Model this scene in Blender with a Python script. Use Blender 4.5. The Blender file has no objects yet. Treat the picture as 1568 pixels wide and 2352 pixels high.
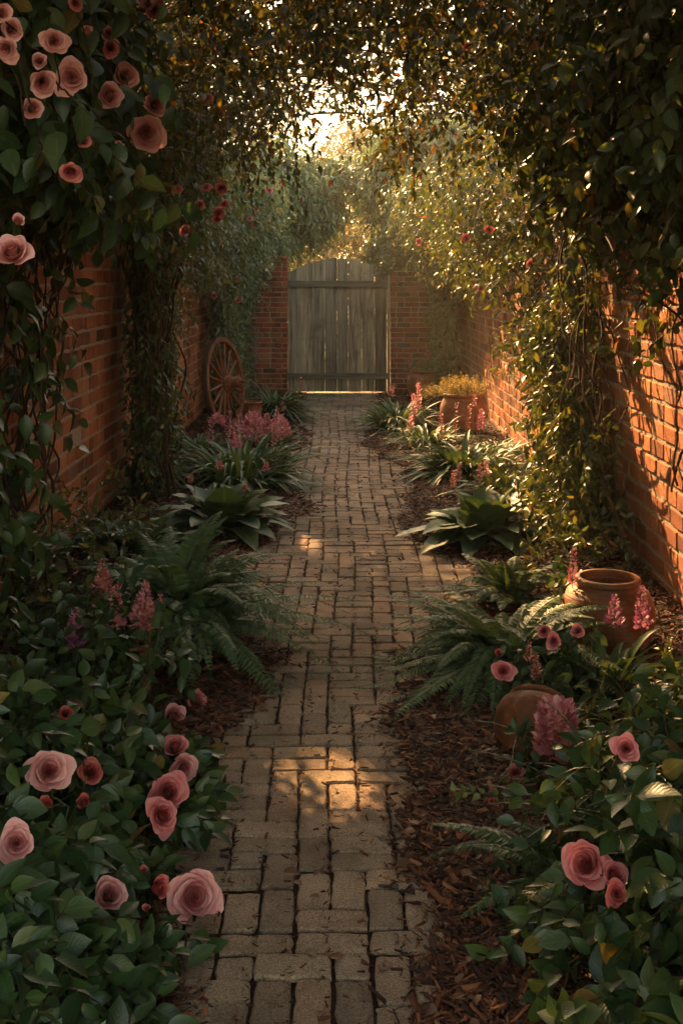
import bpy, math
import numpy as np
from mathutils import Vector, Matrix, Euler

C = bpy.context.scene.collection
SC = bpy.context.scene
PI = math.pi
rs = np.random.RandomState(11)

# ------------------------------------------------------------------ camera
FPX, HX, HY, CAMZ = 2600.0, 785.0, 640.0, 1.68        # focal length and horizon of the photograph (1568 x 2352 px)
cd = bpy.data.cameras.new('camera')
cam = bpy.data.objects.new('camera', cd); C.objects.link(cam)
cam.location = (0, 0, CAMZ); cam.rotation_euler = (math.radians(90), 0, 0)
cd.sensor_fit = 'VERTICAL'; cd.sensor_height = 24.0
cd.lens = 24.0 * FPX / 2352.0
cd.shift_y = -(1176.0 - HY) / 2352.0
cd.clip_start = 0.05; cd.clip_end = 2000
SC.camera = cam

# ------------------------------------------------------------------ world, sun, exposure
SUN_EL, SUN_AZ = math.radians(34), math.radians(20)   # azimuth: to the left of straight ahead
S = np.array([-math.sin(SUN_AZ) * math.cos(SUN_EL), math.cos(SUN_AZ) * math.cos(SUN_EL), math.sin(SUN_EL)])
w = bpy.data.worlds.new('World'); SC.world = w; w.use_nodes = True
nt = w.node_tree
bg = nt.nodes['Background']
sky = nt.nodes.new('ShaderNodeTexSky'); sky.sky_type = 'NISHITA'; sky.sun_disc = False
sky.sun_elevation = SUN_EL; sky.sun_rotation = -SUN_AZ
sky.air_density = 1.0; sky.dust_density = 1.2; sky.ozone_density = 0.5
tint = nt.nodes.new('ShaderNodeMix'); tint.data_type = 'RGBA'; tint.blend_type = 'MULTIPLY'
tint.inputs[0].default_value = 1.0
tint.inputs[7].default_value = (1.0, 0.78, 0.49, 1)
nt.links.new(sky.outputs[0], tint.inputs[6]); nt.links.new(tint.outputs[2], bg.inputs[0])
bg.inputs[1].default_value = 0.14
sl = bpy.data.lights.new('sun', 'SUN'); sl.energy = 3.9; sl.angle = math.radians(0.5); sl.color = (1.0, 0.57, 0.23)
sun = bpy.data.objects.new('sun', sl); C.objects.link(sun)
sun.rotation_euler = Vector(S).to_track_quat('Z', 'Y').to_euler(); sun.location = (-6, 18, 14)
vs = SC.view_settings
vs.view_transform = 'Standard'; vs.look = 'None'; vs.gamma = 1.0; vs.exposure = 2.85
SC.render.engine = 'CYCLES'
SC.cycles.max_bounces = 6; SC.cycles.diffuse_bounces = 3; SC.cycles.glossy_bounces = 2
SC.cycles.transmission_bounces = 4

# ------------------------------------------------------------------ helpers
def P(px, py, y):
    return np.array([(px - HX) / FPX * y, y, CAMZ - (py - HY) / FPX * y])
def G(px, py, z=0.0):
    return P(px, py, FPX * (CAMZ - z) / (py - HY))
def unit(a):
    return a / np.maximum(np.linalg.norm(a, axis=-1, keepdims=True), 1e-9)
def rn(*s): return rs.randn(*s)
def ru(a, b, *s): return rs.uniform(a, b, s if s else None)
WL = {}
def wloc(o): return WL.get(o.name, np.zeros(3))

class Geo:
    def __init__(s): s.v = []; s.uv = []; s.f = {}; s.n = 0
    def add(s, v, faces, uv=None):
        v = np.asarray(v, dtype=np.float64).reshape(-1, 3)
        for f in faces:
            f = np.asarray(f, dtype=np.int64)
            if f.size: s.f.setdefault(f.shape[1], []).append(f + s.n)
        s.uv.append(np.zeros((len(v), 2)) if uv is None else np.asarray(uv).reshape(-1, 2))
        s.v.append(v); s.n += len(v)
    def build(s, name, mat, parent=None, smooth=True, at=None):
        V = np.concatenate(s.v)
        off = wloc(parent) if parent is not None else np.zeros(3)
        if at is not None: off = np.array(at, dtype=float)
        V = V - off
        me = bpy.data.meshes.new(name)
        me.vertices.add(len(V)); me.vertices.foreach_set('co', V.ravel().astype(np.float32))
        lp, st, c = [], [], 0
        for k, fl in s.f.items():
            f = np.concatenate(fl); lp.append(f.ravel()); st.append(c + np.arange(len(f)) * k); c += f.size
        lp = np.concatenate(lp); st = np.concatenate(st)
        me.loops.add(len(lp)); me.loops.foreach_set('vertex_index', lp.astype(np.int32))
        me.polygons.add(len(st)); me.polygons.foreach_set('loop_start', st.astype(np.int32))
        me.polygons.foreach_set('use_smooth', np.full(len(st), bool(smooth)))
        uvl = me.uv_layers.new(name='UVMap')
        UV = np.concatenate(s.uv)[lp]
        uvl.data.foreach_set('uv', UV.ravel().astype(np.float32))
        me.update(calc_edges=True)
        me.materials.append(mat)
        o = bpy.data.objects.new(name, me); C.objects.link(o)
        if parent is not None:
            o.parent = parent
            o.location = off - wloc(parent)
        else:
            o.location = off
        WL[o.name] = off
        return o

def tag(o, label, cat, group=None, kind=None):
    if label: o['label'] = label
    if cat: o['category'] = cat
    if group: o['group'] = group
    if kind: o['kind'] = kind
    return o
def thing(name, label, cat, loc, group=None):
    o = bpy.data.objects.new(name, None); C.objects.link(o)
    o.empty_display_size = 0.1
    o.location = tuple(loc); WL[o.name] = np.array(loc, dtype=float)
    return tag(o, label, cat, group)
def struct(o): o['kind'] = 'structure'; return o

# ------------------------------------------------------------------ geometry builders
def box(g, c, h, rot=None):
    v = np.array([[x, y, z] for x in (-1, 1) for y in (-1, 1) for z in (-1, 1)], float) * np.array(h)
    if rot is not None: v = v @ np.array(rot).T
    v = v + np.array(c)
    g.add(v, [[[0, 1, 3, 2], [4, 6, 7, 5], [0, 4, 5, 1], [2, 3, 7, 6], [0, 2, 6, 4], [1, 5, 7, 3]]])
def tube(g, pts, r, n=6, cap=True):
    pts = np.asarray(pts, float); m = len(pts)
    r = np.broadcast_to(np.asarray(r, float), (m,))
    t = unit(np.gradient(pts, axis=0))
    ref = np.array([0.31, 0.17, 0.93]) if abs(t[:, 2]).mean() < 0.8 else np.array([0.95, 0.2, 0.1])
    a = unit(np.cross(t, ref)); b = np.cross(t, a)
    th = np.arange(n) * 2 * PI / n
    v = pts[:, None] + r[:, None, None] * (np.cos(th)[None, :, None] * a[:, None] + np.sin(th)[None, :, None] * b[:, None])
    i = np.arange(m - 1)[:, None] * n; j = np.arange(n)[None]; j2 = (j + 1) % n
    q = np.stack([i + j, i + j2, i + n + j2, i + n + j], -1).reshape(-1, 4)
    uv = np.stack(np.broadcast_arrays(j / n, np.arange(m)[:, None] / max(1, m - 1)), -1).reshape(-1, 2)
    fs = [q]
    if cap: fs.append(np.array([np.arange(n)[::-1], (m - 1) * n + np.arange(n)]))
    g.add(v.reshape(-1, 3), fs, uv)
def lathe(g, prof, n=40, M=None, loc=(0, 0, 0), wob=0.0):
    prof = np.asarray(prof, float); m = len(prof)
    th = np.arange(n) * 2 * PI / n
    rad = prof[:, 0][:, None] * (1 + wob * np.sin(th * 2 + 1)[None])
    v = np.stack([rad * np.cos(th), rad * np.sin(th), np.broadcast_to(prof[:, 1][:, None], (m, n))], -1).reshape(-1, 3)
    if M is not None: v = v @ np.array(M).T
    v = v + np.array(loc)
    i = np.arange(m - 1)[:, None] * n; j = np.arange(n)[None]; j2 = (j + 1) % n
    q = np.stack([i + j, i + j2, i + n + j2, i + n + j], -1).reshape(-1, 4)
    g.add(v, [q])
def blocks(g, ctr, hu, hv, U, V, N, proud, depth, inset, jit, tiltj=0.0, k=3):
    """rounded blocks: ctr (n,3) on the bed plane, half sizes along U and V, standing proud along N"""
    ctr = np.asarray(ctr, float); n = len(ctr)
    U, V, N = map(lambda a: np.asarray(a, float), (U, V, N))
    if U.ndim == 1: U = np.tile(U, (n, 1)); V = np.tile(V, (n, 1))
    s = np.linspace(-1, 1, k + 1)[:-1]
    ring = np.concatenate([np.stack([s, -np.ones(k)], 1), np.stack([np.ones(k), s], 1), np.stack([-s, np.ones(k)], 1), np.stack([-np.ones(k), -s], 1)])
    m = len(ring)
    hu = np.asarray(hu)[:, None]; hv = np.asarray(hv)[:, None]
    a = ring[None, :, 0] * hu; b = ring[None, :, 1] * hv
    ja = rn(n, m) * jit; jb = rn(n, m) * jit
    corner = (np.abs(ring).sum(1) > 1.99)[None]
    pull = np.where(corner, inset * 0.45, 0)
    ta = rn(n, 1) * tiltj; tb = rn(n, 1) * tiltj
    def lay(ins, h, jz):
        aa = a + ja - np.sign(a) * (ins + pull) * (np.abs(ring[None, :, 0]) > .99)
        bb = b + jb - np.sign(b) * (ins + pull) * (np.abs(ring[None, :, 1]) > .99)
        hh = h + (ta * aa + tb * bb) + jz
        return ctr[:, None] + aa[..., None] * U[:, None] + bb[..., None] * V[:, None] + hh[..., None] * N
    z = np.zeros((n, m))
    L0 = lay(0, -depth, z); L1 = lay(0, proud - inset, z); L2 = lay(inset, proud, rn(n, m) * jit * 0.25)
    v = np.stack([L0, L1, L2], 1).reshape(-1, 3)
    base = (np.arange(n) * 3 * m)[:, None]
    j = np.arange(m); j2 = (j + 1) % m
    q = np.concatenate([np.stack([j, j2, m + j2, m + j], 1), np.stack([m + j, m + j2, 2 * m + j2, 2 * m + j], 1)])
    Q = (base[:, :, None] + q[None]).reshape(-1, 4)
    T = base + 2 * m + j[None]
    uv = np.tile(np.concatenate([ring, ring, ring]), (n, 1))
    g.add(v, [Q, T], uv)

def leaf_tpl(rows, wf, fold=0.35, curl=0.15, wave=0.0):
    v = [[0, 0, 0]]; uv = [[.5, 0]]
    for i in range(1, rows):
        t = i / rows; ww = wf(t)
        for sx in (-1, 0, 1):
            v.append([sx * ww, t, abs(sx) * ww * fold - curl * t * t + wave * (abs(sx) * ((i % 2) - .5))]); uv.append([.5 + .5 * sx, t])
    v.append([0, 1, -curl]); uv.append([.5, 1])
    tri = [[0, 2, 1], [0, 3, 2]]; quad = []
    for i in range(rows - 2):
        a = 1 + i * 3; b = a + 3
        quad += [[a, a + 1, b + 1, b], [a + 1, a + 2, b + 2, b + 1]]
    e = 1 + (rows - 2) * 3; tip = len(v) - 1
    tri += [[e, e + 1, tip], [e + 1, e + 2, tip]]
    return np.array(v, float), np.array(tri), np.array(quad).reshape(-1, 4), np.array(uv, float)
oval = lambda wid, p=0.8: (lambda t: wid * (math.sin(PI * t ** p)) ** 0.9)
T_LOW = leaf_tpl(2, lambda t: 0.23, 0.5, 0.12)
T_NARROW = leaf_tpl(2, lambda t: 0.14, 0.5, 0.2)
T_MID = leaf_tpl(3, oval(0.225), 0.45, 0.22)
T_ROSE = leaf_tpl(6, oval(0.30, .82), 0.35, 0.22, 0.012)
T_IVY = leaf_tpl(4, lambda t: [0, .36, .30, .14][int(round(t * 4))], 0.25, 0.25)
T_PETAL = leaf_tpl(3, oval(0.30, 1.3), -0.5, -0.35)
T_BLADE = leaf_tpl(4, oval(0.12, .7), 0.5, 0.3)

def scatter(g, tpl, pos, d, nrm, size, ws=1.0):
    v, tri, quad, uv = tpl; n = len(pos)
    if n == 0: return
    d = unit(d); X = unit(np.cross(d, nrm)); Nn = np.cross(X, d)
    size = np.broadcast_to(np.asarray(size, float), (n,))[:, None, None]
    ws = np.broadcast_to(np.asarray(ws, float), (n,))[:, None, None]
    W = pos[:, None] + size * (v[None, :, 0:1] * X[:, None] * ws + v[None, :, 1:2] * d[:, None] + v[None, :, 2:3] * Nn[:, None])
    b = (np.arange(n) * len(v))[:, None, None]
    g.add(W.reshape(-1, 3), [(b + tri[None]).reshape(-1, 3), (b + quad[None]).reshape(-1, 4)], np.tile(uv, (n, 1)))

CLEAR = []      # room before each bloom: (centre, direction, radius)
SHAFTS = []     # gaps in the foliage through which the sun falls: (point lit, radius)
def shade_keep(p):
    k = np.ones(len(p), bool)
    for T, r in SHAFTS:
        q = p - T; t = q @ S
        d = np.linalg.norm(q - t[:, None] * S, axis=1)
        k &= ~((t > 0.35) & (d < r * (1 + 0.25 * np.sin(p[:, 0] * 31 + p[:, 1] * 23))))
    return k

def sprays(gl, gt, p, d, L, nl, size, tpl, droop=0.3, spread=0.8, nb=(0, 0, .6), db=(0, 0, -.2), jit=0.4, r=0.0022, gaps=True, seg=4):
    """twigs that start at p along d, with leaves along them"""
    p = np.asarray(p, float); K = len(p); d = unit(np.asarray(d, float))
    L = np.broadcast_to(np.asarray(L, float), (K,))
    nb = np.asarray(nb, float); db = np.asarray(db, float)
    if CLEAR:
        ok = np.ones(K, bool)
        for tt in (0, .35, .7, 1.0):
            e = p + d * (L * tt)[:, None] - np.array([0, 0, 1.0]) * (droop * L * tt * tt)[:, None]
            for c_, f_, r_ in CLEAR:
                q = e - c_; tq = q @ f_
                ok &= ~((tq > -.03) & (tq < .8) & (np.linalg.norm(q - tq[:, None] * f_, axis=1) < r_ * .95))
        p, d, L = p[ok], d[ok], L[ok]; K = len(p)
    t = np.clip((np.arange(nl)[None] + ru(.3, 1.2, K, nl)) / nl, .08, 1.05)
    def curve(t):
        return p[:, None] + d[:, None] * (L[:, None] * t)[..., None] + np.array([0, 0, -1.0]) * (droop * L[:, None] * t * t)[..., None]
    pos = curve(t).reshape(-1, 3)
    tan = unit(d[:, None] + np.array([0, 0, -1.0]) * (2 * droop * t)[..., None])
    a = unit(np.cross(tan, np.array([0.13, 0.21, 1.0]))); b = np.cross(tan, a)
    ph = np.arange(nl)[None] * PI + ru(-.7, .7, K, nl) + ru(0, 6.28, K, 1) * 0.3
    side = a * np.cos(ph)[..., None] + b * np.sin(ph)[..., None]
    dd = unit(tan * 0.6 + side * spread + rn(K, nl, 3) * jit * .5 + db).reshape(-1, 3)
    nn = unit(rn(K * nl, 3) * jit + nb)
    sz = ru(.65, 1.2, K * nl) * size
    keep = shade_keep(pos) if gaps else np.ones(len(pos), bool)
    mid = pos + dd * (sz * .5)[:, None]
    for c_, f_, r_ in CLEAR:
        q = mid - c_; tq = q @ f_
        keep &= ~((tq > -.02) & (tq < .8) & (np.linalg.norm(q - tq[:, None] * f_, axis=1) < r_))
    scatter(gl, tpl, pos[keep], dd[keep], nn[keep], sz[keep], ru(.8, 1.15, keep.sum()))
    if gt is not None:
        if gaps and len(SHAFTS):
            live = keep.reshape(K, nl).mean(1) > .4
            p, d, L = p[live], d[live], L[live]; K = len(p)
        if K == 0: return
        ts = np.linspace(0, 1, seg + 1); m = seg + 1
        c = curve(np.tile(ts, (K, 1)))
        tn = unit(d[:, None] + np.array([0, 0, -1.0]) * (2 * droop * ts)[None, :, None])
        a = unit(np.cross(tn, np.array([0.13, 0.21, 1.0]))); b = np.cross(tn, a)
        th = np.arange(3) * 2 * PI / 3
        rr = (r * (1 - .6 * ts))[None, :, None, None]
        v = c[:, :, None] + rr * (np.cos(th)[None, None, :, None] * a[:, :, None] + np.sin(th)[None, None, :, None] * b[:, :, None])
        i = np.arange(seg)[:, None] * 3; j = np.arange(3)[None]; j2 = (j + 1) % 3
        q = np.stack([i + j, i + j2, i + 3 + j2, i + 3 + j], -1).reshape(-1, 4)
        Q = ((np.arange(K) * m * 3)[:, None, None] + q[None]).reshape(-1, 4)
        gt.add(v.reshape(-1, 3), [Q])

def blade(g, base, az, L, wid, rise, droop, n=8, fold=.35, prof=None, wave=0.0, twist=0.0):
    """one strap or broad leaf, arching out from base"""
    t = np.linspace(0, 1, n + 1)
    out = np.array([math.cos(az), math.sin(az), 0]); sd = np.array([-math.sin(az), math.cos(az), 0])
    hor = L * (t * math.cos(rise) + .18 * t * t); ver = L * (t * math.sin(rise) - droop * t ** 2.2)
    c = np.array(base) + out * hor[:, None] + np.array([0, 0, 1]) * ver[:, None]
    tn = unit(np.gradient(c, axis=0)); nrm = unit(np.cross(sd[None] * np.ones((n + 1, 1)), tn)) * -1
    ww = wid * (prof(t) if prof else np.maximum(.05, np.sin(PI * np.clip(t, .03, 1) ** .55)) ** .8)
    rows = []
    for s in (-1, -.5, 0, .5, 1):
        o = sd[None] * (s * ww)[:, None] + nrm * (abs(s) * ww * fold)[:, None] + nrm * (wave * ww * abs(s) * np.sin(t * 13 + s * 2 + az * 5))[:, None]
        rows.append(c + o + sd * (twist * t * t)[:, None] * L)
    v = np.stack(rows, 1)
    i = np.arange(n)[:, None] * 5; j = np.arange(4)[None]
    q = np.stack([i + j, i + j + 1, i + 5 + j + 1, i + 5 + j], -1).reshape(-1, 4)
    uv = np.stack(np.broadcast_arrays(np.linspace(0, 1, 5)[None], t[:, None]), -1)
    g.add(v.reshape(-1, 3), [q], uv.reshape(-1, 2))

# ------------------------------------------------------------------ materials
def newmat(name):
    m = bpy.data.materials.new(name); m.use_nodes = True
    t = m.node_tree; t.nodes.clear()
    return m, t
def nd(t, typ, **kw):
    n = t.nodes.new('ShaderNode' + typ)
    for k, v in kw.items(): setattr(n, k, v)
    return n
def lk(t, a, b): t.links.new(a, b)
def ramp(t, fac, stops, interp='LINEAR'):
    r = nd(t, 'ValToRGB'); cr = r.color_ramp; cr.interpolation = interp
    while len(cr.elements) > 1: cr.elements.remove(cr.elements[-1])
    for i, (p, c) in enumerate(stops):
        e = cr.elements[0] if i == 0 else cr.elements.new(p)
        e.position = p; e.color = (*c, 1)
    lk(t, fac, r.inputs[0]); return r.outputs[0]
def mathn(t, op, a, b=None, c=None):
    n = nd(t, 'Math', operation=op)
    for i, x in enumerate((a, b, c)):
        if x is None: continue
        if isinstance(x, (int, float)): n.inputs[i].default_value = x
        else: lk(t, x, n.inputs[i])
    return n.outputs[0]
def mixc(t, fac, a, b, mode='MIX'):
    n = nd(t, 'Mix', data_type='RGBA', blend_type=mode)
    for i, x in ((0, fac), (6, a), (7, b)):
        if isinstance(x, (int, float)): n.inputs[i].default_value = x
        elif isinstance(x, tuple): n.inputs[i].default_value = (*x, 1)
        else: lk(t, x, n.inputs[i])
    return n.outputs[2]
def noise(t, scale, detail=4, vec=None, rough=.6, dist=0.0):
    n = nd(t, 'TexNoise'); n.inputs['Scale'].default_value = scale; n.inputs['Detail'].default_value = detail
    n.inputs['Roughness'].default_value = rough; n.inputs['Distortion'].default_value = dist
    lk(t, vec if vec else nd(t, 'TexCoord').outputs['Object'], n.inputs['Vector'])
    return n.outputs['Fac']
def bump(t, h, strength, dist):
    b = nd(t, 'Bump'); b.inputs['Strength'].default_value = strength; b.inputs['Distance'].default_value = dist
    lk(t, h, b.inputs['Height']); return b.outputs[0]
def out(t, sh):
    o = nd(t, 'OutputMaterial'); lk(t, sh, o.inputs['Surface'])
def prin(t, base, rough=.5, spec=.5, normal=None):
    p = nd(t, 'BsdfPrincipled')
    if isinstance(base, tuple): p.inputs['Base Color'].default_value = (*base, 1)
    else: lk(t, base, p.inputs['Base Color'])
    if isinstance(rough, (int, float)): p.inputs['Roughness'].default_value = rough
    else: lk(t, rough, p.inputs['Roughness'])
    p.inputs['Specular IOR Level'].default_value = spec
    if normal: lk(t, normal, p.inputs['Normal'])
    return p.outputs[0]

def leaf_mat(name, stops, trans=.35, tcol=(1.7, 1.3, .5), rough=.42, spec=.5, veins=0, rib=.35):
    m, t = newmat(name)
    isl = nd(t, 'NewGeometry').outputs['Random Per Island']
    base = ramp(t, isl, stops)
    uv = nd(t, 'TexCoord').outputs['UV']
    sp = nd(t, 'SeparateXYZ'); lk(t, uv, sp.inputs[0])
    au = mathn(t, 'ABSOLUTE', mathn(t, 'SUBTRACT', sp.outputs[0], .5))
    nrm = None
    if rib:
        f = mathn(t, 'MULTIPLY', mathn(t, 'LESS_THAN', au, .035), rib)
        base = mixc(t, f, base, mixc(t, 1.0, base, (2.2, 2.0, 1.8), 'MULTIPLY'))
    if veins:
        s = mathn(t, 'SINE', mathn(t, 'MULTIPLY', mathn(t, 'SUBTRACT', sp.outputs[1], mathn(t, 'MULTIPLY', au, .7)), veins))
        h = mathn(t, 'ADD', mathn(t, 'MULTIPLY', s, .5), mathn(t, 'MULTIPLY', noise(t, 40, 3), 2.0))
        nrm = bump(t, h, .16, .002)
        mot = noise(t, 14, 3)
        base = mixc(t, .35, base, mixc(t, 1.0, base, ramp(t, mot, [(.32, (.42, .48, .5)), (.5, (.95, .95, .95)), (.68, (1.6, 1.5, 1.25))]), 'MULTIPLY'))
    p = prin(t, base, rough, spec, nrm)
    tr = nd(t, 'BsdfTranslucent'); lk(t, mixc(t, 1.0, base, tcol, 'MULTIPLY'), tr.inputs[0])
    mx = nd(t, 'MixShader'); mx.inputs[0].default_value = trans
    lk(t, p, mx.inputs[1]); lk(t, tr.outputs[0], mx.inputs[2]); out(t, mx.outputs[0])
    return m

g1, g2, g3 = (.018, .042, .014), (.034, .070, .022), (.060, .098, .028)
M = {}
M['rose_leaf'] = leaf_mat('rose leaf', [(0, g1), (.5, g2), (.88, g3), (.95, (.095, .12, .035)), (.98, (.15, .12, .03)), (1, (.16, .06, .02))], .25, rough=.38, veins=46)
M['vine_leaf'] = leaf_mat('vine leaf', [(0, (.028, .050, .018)), (.5, (.048, .074, .022)), (.86, (.080, .095, .024)), (.97, (.14, .11, .02)), (1, (.16, .06, .015))], .36, (1.8, 1.4, .4), rough=.4)
M['canopy_leaf'] = leaf_mat('canopy leaf', [(0, (.022, .034, .012)), (.5, (.042, .054, .016)), (.85, (.075, .075, .018)), (.96, (.12, .065, .012)), (1, (.12, .035, .010))], .36, (1.8, 1.3, .35), rough=.42)
M['ivy_leaf'] = leaf_mat('ivy leaf', [(0, (.045, .085, .040)), (.6, (.10, .150, .068)), (.93, (.17, .19, .07)), (1, (.22, .17, .04))], .3, rough=.32)
M['tree_leaf_blue'] = leaf_mat('blue green tree leaf', [(0, (.075, .120, .065)), (.6, (.14, .19, .10)), (1, (.20, .24, .13))], .3, (1.5, 1.4, .7), rough=.4, rib=0)
M['tree_leaf_gold'] = leaf_mat('golden tree leaf', [(0, (.07, .07, .028)), (.6, (.12, .105, .042)), (1, (.18, .13, .05))], .48, (1.6, 1.35, .7), rough=.5, rib=0)
M['hosta_leaf'] = leaf_mat('hosta leaf', [(0, (.032, .070, .027)), (.6, (.052, .100, .037)), (1, (.078, .13, .045))], .22, rough=.5, spec=.35, veins=0, rib=.5)
M['strap_leaf'] = leaf_mat('strap leaf', [(0, (.036, .078, .032)), (.6, (.066, .118, .048)), (.95, (.10, .145, .055)), (1, (.18, .15, .05))], .25, rough=.5, spec=.35, rib=.3)
M['fern_leaf'] = leaf_mat('fern leaf', [(0, (.055, .105, .045)), (.7, (.092, .150, .064)), (1, (.12, .165, .065))], .3, rough=.5, spec=.35, rib=0)
M['grass_leaf'] = leaf_mat('fine leaf', [(0, (.022, .05, .022)), (.7, (.045, .080, .030)), (1, (.085, .11, .035))], .3, rough=.45, rib=0)
M['lime_leaf'] = leaf_mat('lime leaf', [(0, (.06, .09, .02)), (1, (.13, .16, .035))], .3, rough=.45)
M['yellow_flower'] = leaf_mat('small yellow flowers', [(0, (.14, .12, .03)), (.4, (.32, .22, .05)), (1, (.52, .36, .10))], .35, (1.2, 1.1, .7), rough=.6, rib=0)
M['dry_leaf'] = leaf_mat('dry leaf', [(0, (.035, .012, .006)), (.5, (.08, .028, .010)), (1, (.16, .066, .025))], .15, (1.5, 1.0, .6), rough=.6)
def petal_mat(name, inner, outer, rim):
    m, t = newmat(name)
    sp = nd(t, 'SeparateXYZ'); lk(t, nd(t, 'TexCoord').outputs['UV'], sp.inputs[0])
    c = ramp(t, sp.outputs[0], [(0, inner), (.5, tuple(a * .35 + b * .65 for a, b in zip(inner, outer))), (1, outer)])
    c = mixc(t, ramp(t, sp.outputs[1], [(.3, (.95, .95, .95)), (.72, (0, 0, 0))]), c, inner)  # deep base: rose colouring plus painted shade between the petals
    c = mixc(t, ramp(t, sp.outputs[1], [(.82, (0, 0, 0)), (1, (.7, .7, .7))]), c, rim)  # pale rim, a highlight painted along the petal edge
    c = mixc(t, .35, c, mixc(t, 1.0, c, ramp(t, nd(t, 'ObjectInfo').outputs['Random'], [(0, (.75, .65, .65)), (1, (1.15, 1.1, 1.05))]), 'MULTIPLY'))
    n = bump(t, noise(t, 7, 4), .35, .03)
    p = prin(t, c, .6, .25, n)
    tr = nd(t, 'BsdfTranslucent'); lk(t, c, tr.inputs[0])
    mx = nd(t, 'MixShader'); mx.inputs[0].default_value = .18
    lk(t, p, mx.inputs[1]); lk(t, tr.outputs[0], mx.inputs[2]); out(t, mx.outputs[0])
    return m
M['rose_pale'] = petal_mat('pale pink petal', (.52, .10, .10), (.79, .35, .33), (.88, .53, .50))
M['rose_pink'] = petal_mat('deep pink petal', (.45, .045, .055), (.74, .20, .20), (.83, .39, .37))
M['rose_red'] = petal_mat('coral red petal', (.42, .035, .04), (.66, .12, .11), (.74, .26, .22))
def spike_mat(name, a, b, c):
    return leaf_mat(name, [(0, a), (.55, b), (1, c)], .3, (1.1, .9, .9), rough=.55, spec=.3, rib=0)
M['spike_pink'] = spike_mat('pink florets', (.42, .11, .15), (.60, .22, .25), (.74, .40, .38))
M['spike_mauve'] = spike_mat('mauve florets', (.25, .06, .14), (.44, .14, .24), (.60, .28, .36))
M['spike_rosy'] = spike_mat('rosy florets', (.36, .09, .10), (.56, .19, .18), (.68, .36, .30))

def wood(name, c0, c1, c2, axis='Z', scale=9.0, rough=.75):
    m, t = newmat(name)
    tc = nd(t, 'TexCoord'); mp = nd(t, 'Mapping'); lk(t, tc.outputs['Object'], mp.inputs[0])
    st = {'X': (.06, 1, 1), 'Y': (1, .06, 1), 'Z': (1, 1, .06)}[axis]
    mp.inputs['Scale'].default_value = st
    isl = nd(t, 'NewGeometry').outputs['Random Per Island']
    cmb = nd(t, 'CombineXYZ'); lk(t, mathn(t, 'MULTIPLY', isl, 17.0), cmb.inputs[0]); lk(t, mathn(t, 'MULTIPLY', isl, 9.0), cmb.inputs[2])
    ad = nd(t, 'VectorMath', operation='ADD'); lk(t, mp.outputs[0], ad.inputs[0]); lk(t, cmb.outputs[0], ad.inputs[1])
    f1 = noise(t, scale * 4, 6, ad.outputs[0], .7, .6); f2 = noise(t, scale * 1.1, 3, ad.outputs[0], .5, 1.2)
    f = mathn(t, 'ADD', mathn(t, 'MULTIPLY', f1, .6), mathn(t, 'MULTIPLY', f2, .5))
    c = ramp(t, f, [(.40, c0), (.55, c1), (.68, c2)])
    c = mixc(t, 1.0, c, ramp(t, isl, [(0, (.58, .55, .52)), (.5, (.95, .95, .95)), (1, (1.35, 1.3, 1.2))]), 'MULTIPLY')
    stain = noise(t, 2.2, 4, tc.outputs['Object'])
    c = mixc(t, ramp(t, stain, [(.52, (0, 0, 0)), (.72, (.7, .7, .7))]), c, c0)
    out(t, prin(t, c, rough, .25, bump(t, f1, .6, .004)))
    return m
M['gate_wood'] = wood('weathered grey board', (.060, .045, .030), (.27, .218, .148), (.44, .37, .26))
M['rail_wood'] = wood('weathered grey rail', (.07, .058, .042), (.16, .138, .10), (.25, .22, .165), 'X')
M['wheel_wood'] = wood('reddish brown wheel timber', (.065, .024, .011), (.17, .062, .027), (.27, .11, .05), 'Z', 8, .5)
M['bark'] = wood('vine bark', (.020, .012, .007), (.050, .030, .016), (.085, .052, .028), 'Z', 7, .85)
M['twig'] = wood('brown twig', (.03, .016, .008), (.065, .034, .015), (.10, .052, .024), 'Z', 7, .7)
m, t = newmat('green stem'); out(t, prin(t, ramp(t, noise(t, 8, 2), [(.3, (.04, .06, .02)), (.7, (.08, .10, .03))]), .5)); M['stem'] = m

def brick_mat(name, stops, wear=(.30, .26, .20), bs=.7):
    m, t = newmat(name)
    isl = nd(t, 'NewGeometry').outputs['Random Per Island']
    tc = nd(t, 'TexCoord').outputs['Object']
    c = ramp(t, isl, stops)
    n0 = noise(t, 1.1, 5, tc); n1 = noise(t, 5, 5, tc); n2 = noise(t, 45, 5, tc, .7); n3 = noise(t, 190, 3, tc)
    c = mixc(t, 1.0, c, ramp(t, n1, [(.3, (.62, .58, .55)), (.55, (1, 1, 1)), (.75, (1.28, 1.2, 1.1))]), 'MULTIPLY')
    c = mixc(t, 1.0, c, ramp(t, n0, [(.32, (.55, .55, .52)), (.5, (1, 1, 1)), (.7, (1.15, 1.12, 1.1))]), 'MULTIPLY')
    c = mixc(t, ramp(t, n2, [(.62, (0, 0, 0)), (.78, (.55, .55, .55))]), c, wear)
    c = mixc(t, ramp(t, n2, [(.22, (.75, .75, .75)), (.36, (0, 0, 0))]), c, (.05, .025, .015))
    c = mixc(t, 1.0, c, ramp(t, n3, [(.32, (.55, .53, .5)), (.5, (1, 1, 1)), (.66, (1.5, 1.48, 1.42))]), 'MULTIPLY')
    h = mathn(t, 'ADD', mathn(t, 'MULTIPLY', n2, 1.0), mathn(t, 'MULTIPLY', n3, .9))
    out(t, prin(t, c, .85, .25, bump(t, h, bs, .006)))
    return m
M['brick'] = brick_mat('old orange red brick', [(0, (.16, .050, .022)), (.2, (.32, .098, .036)), (.55, (.42, .140, .050)), (.85, (.46, .175, .066)), (1, (.26, .115, .07))], (.36, .25, .17))
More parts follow.
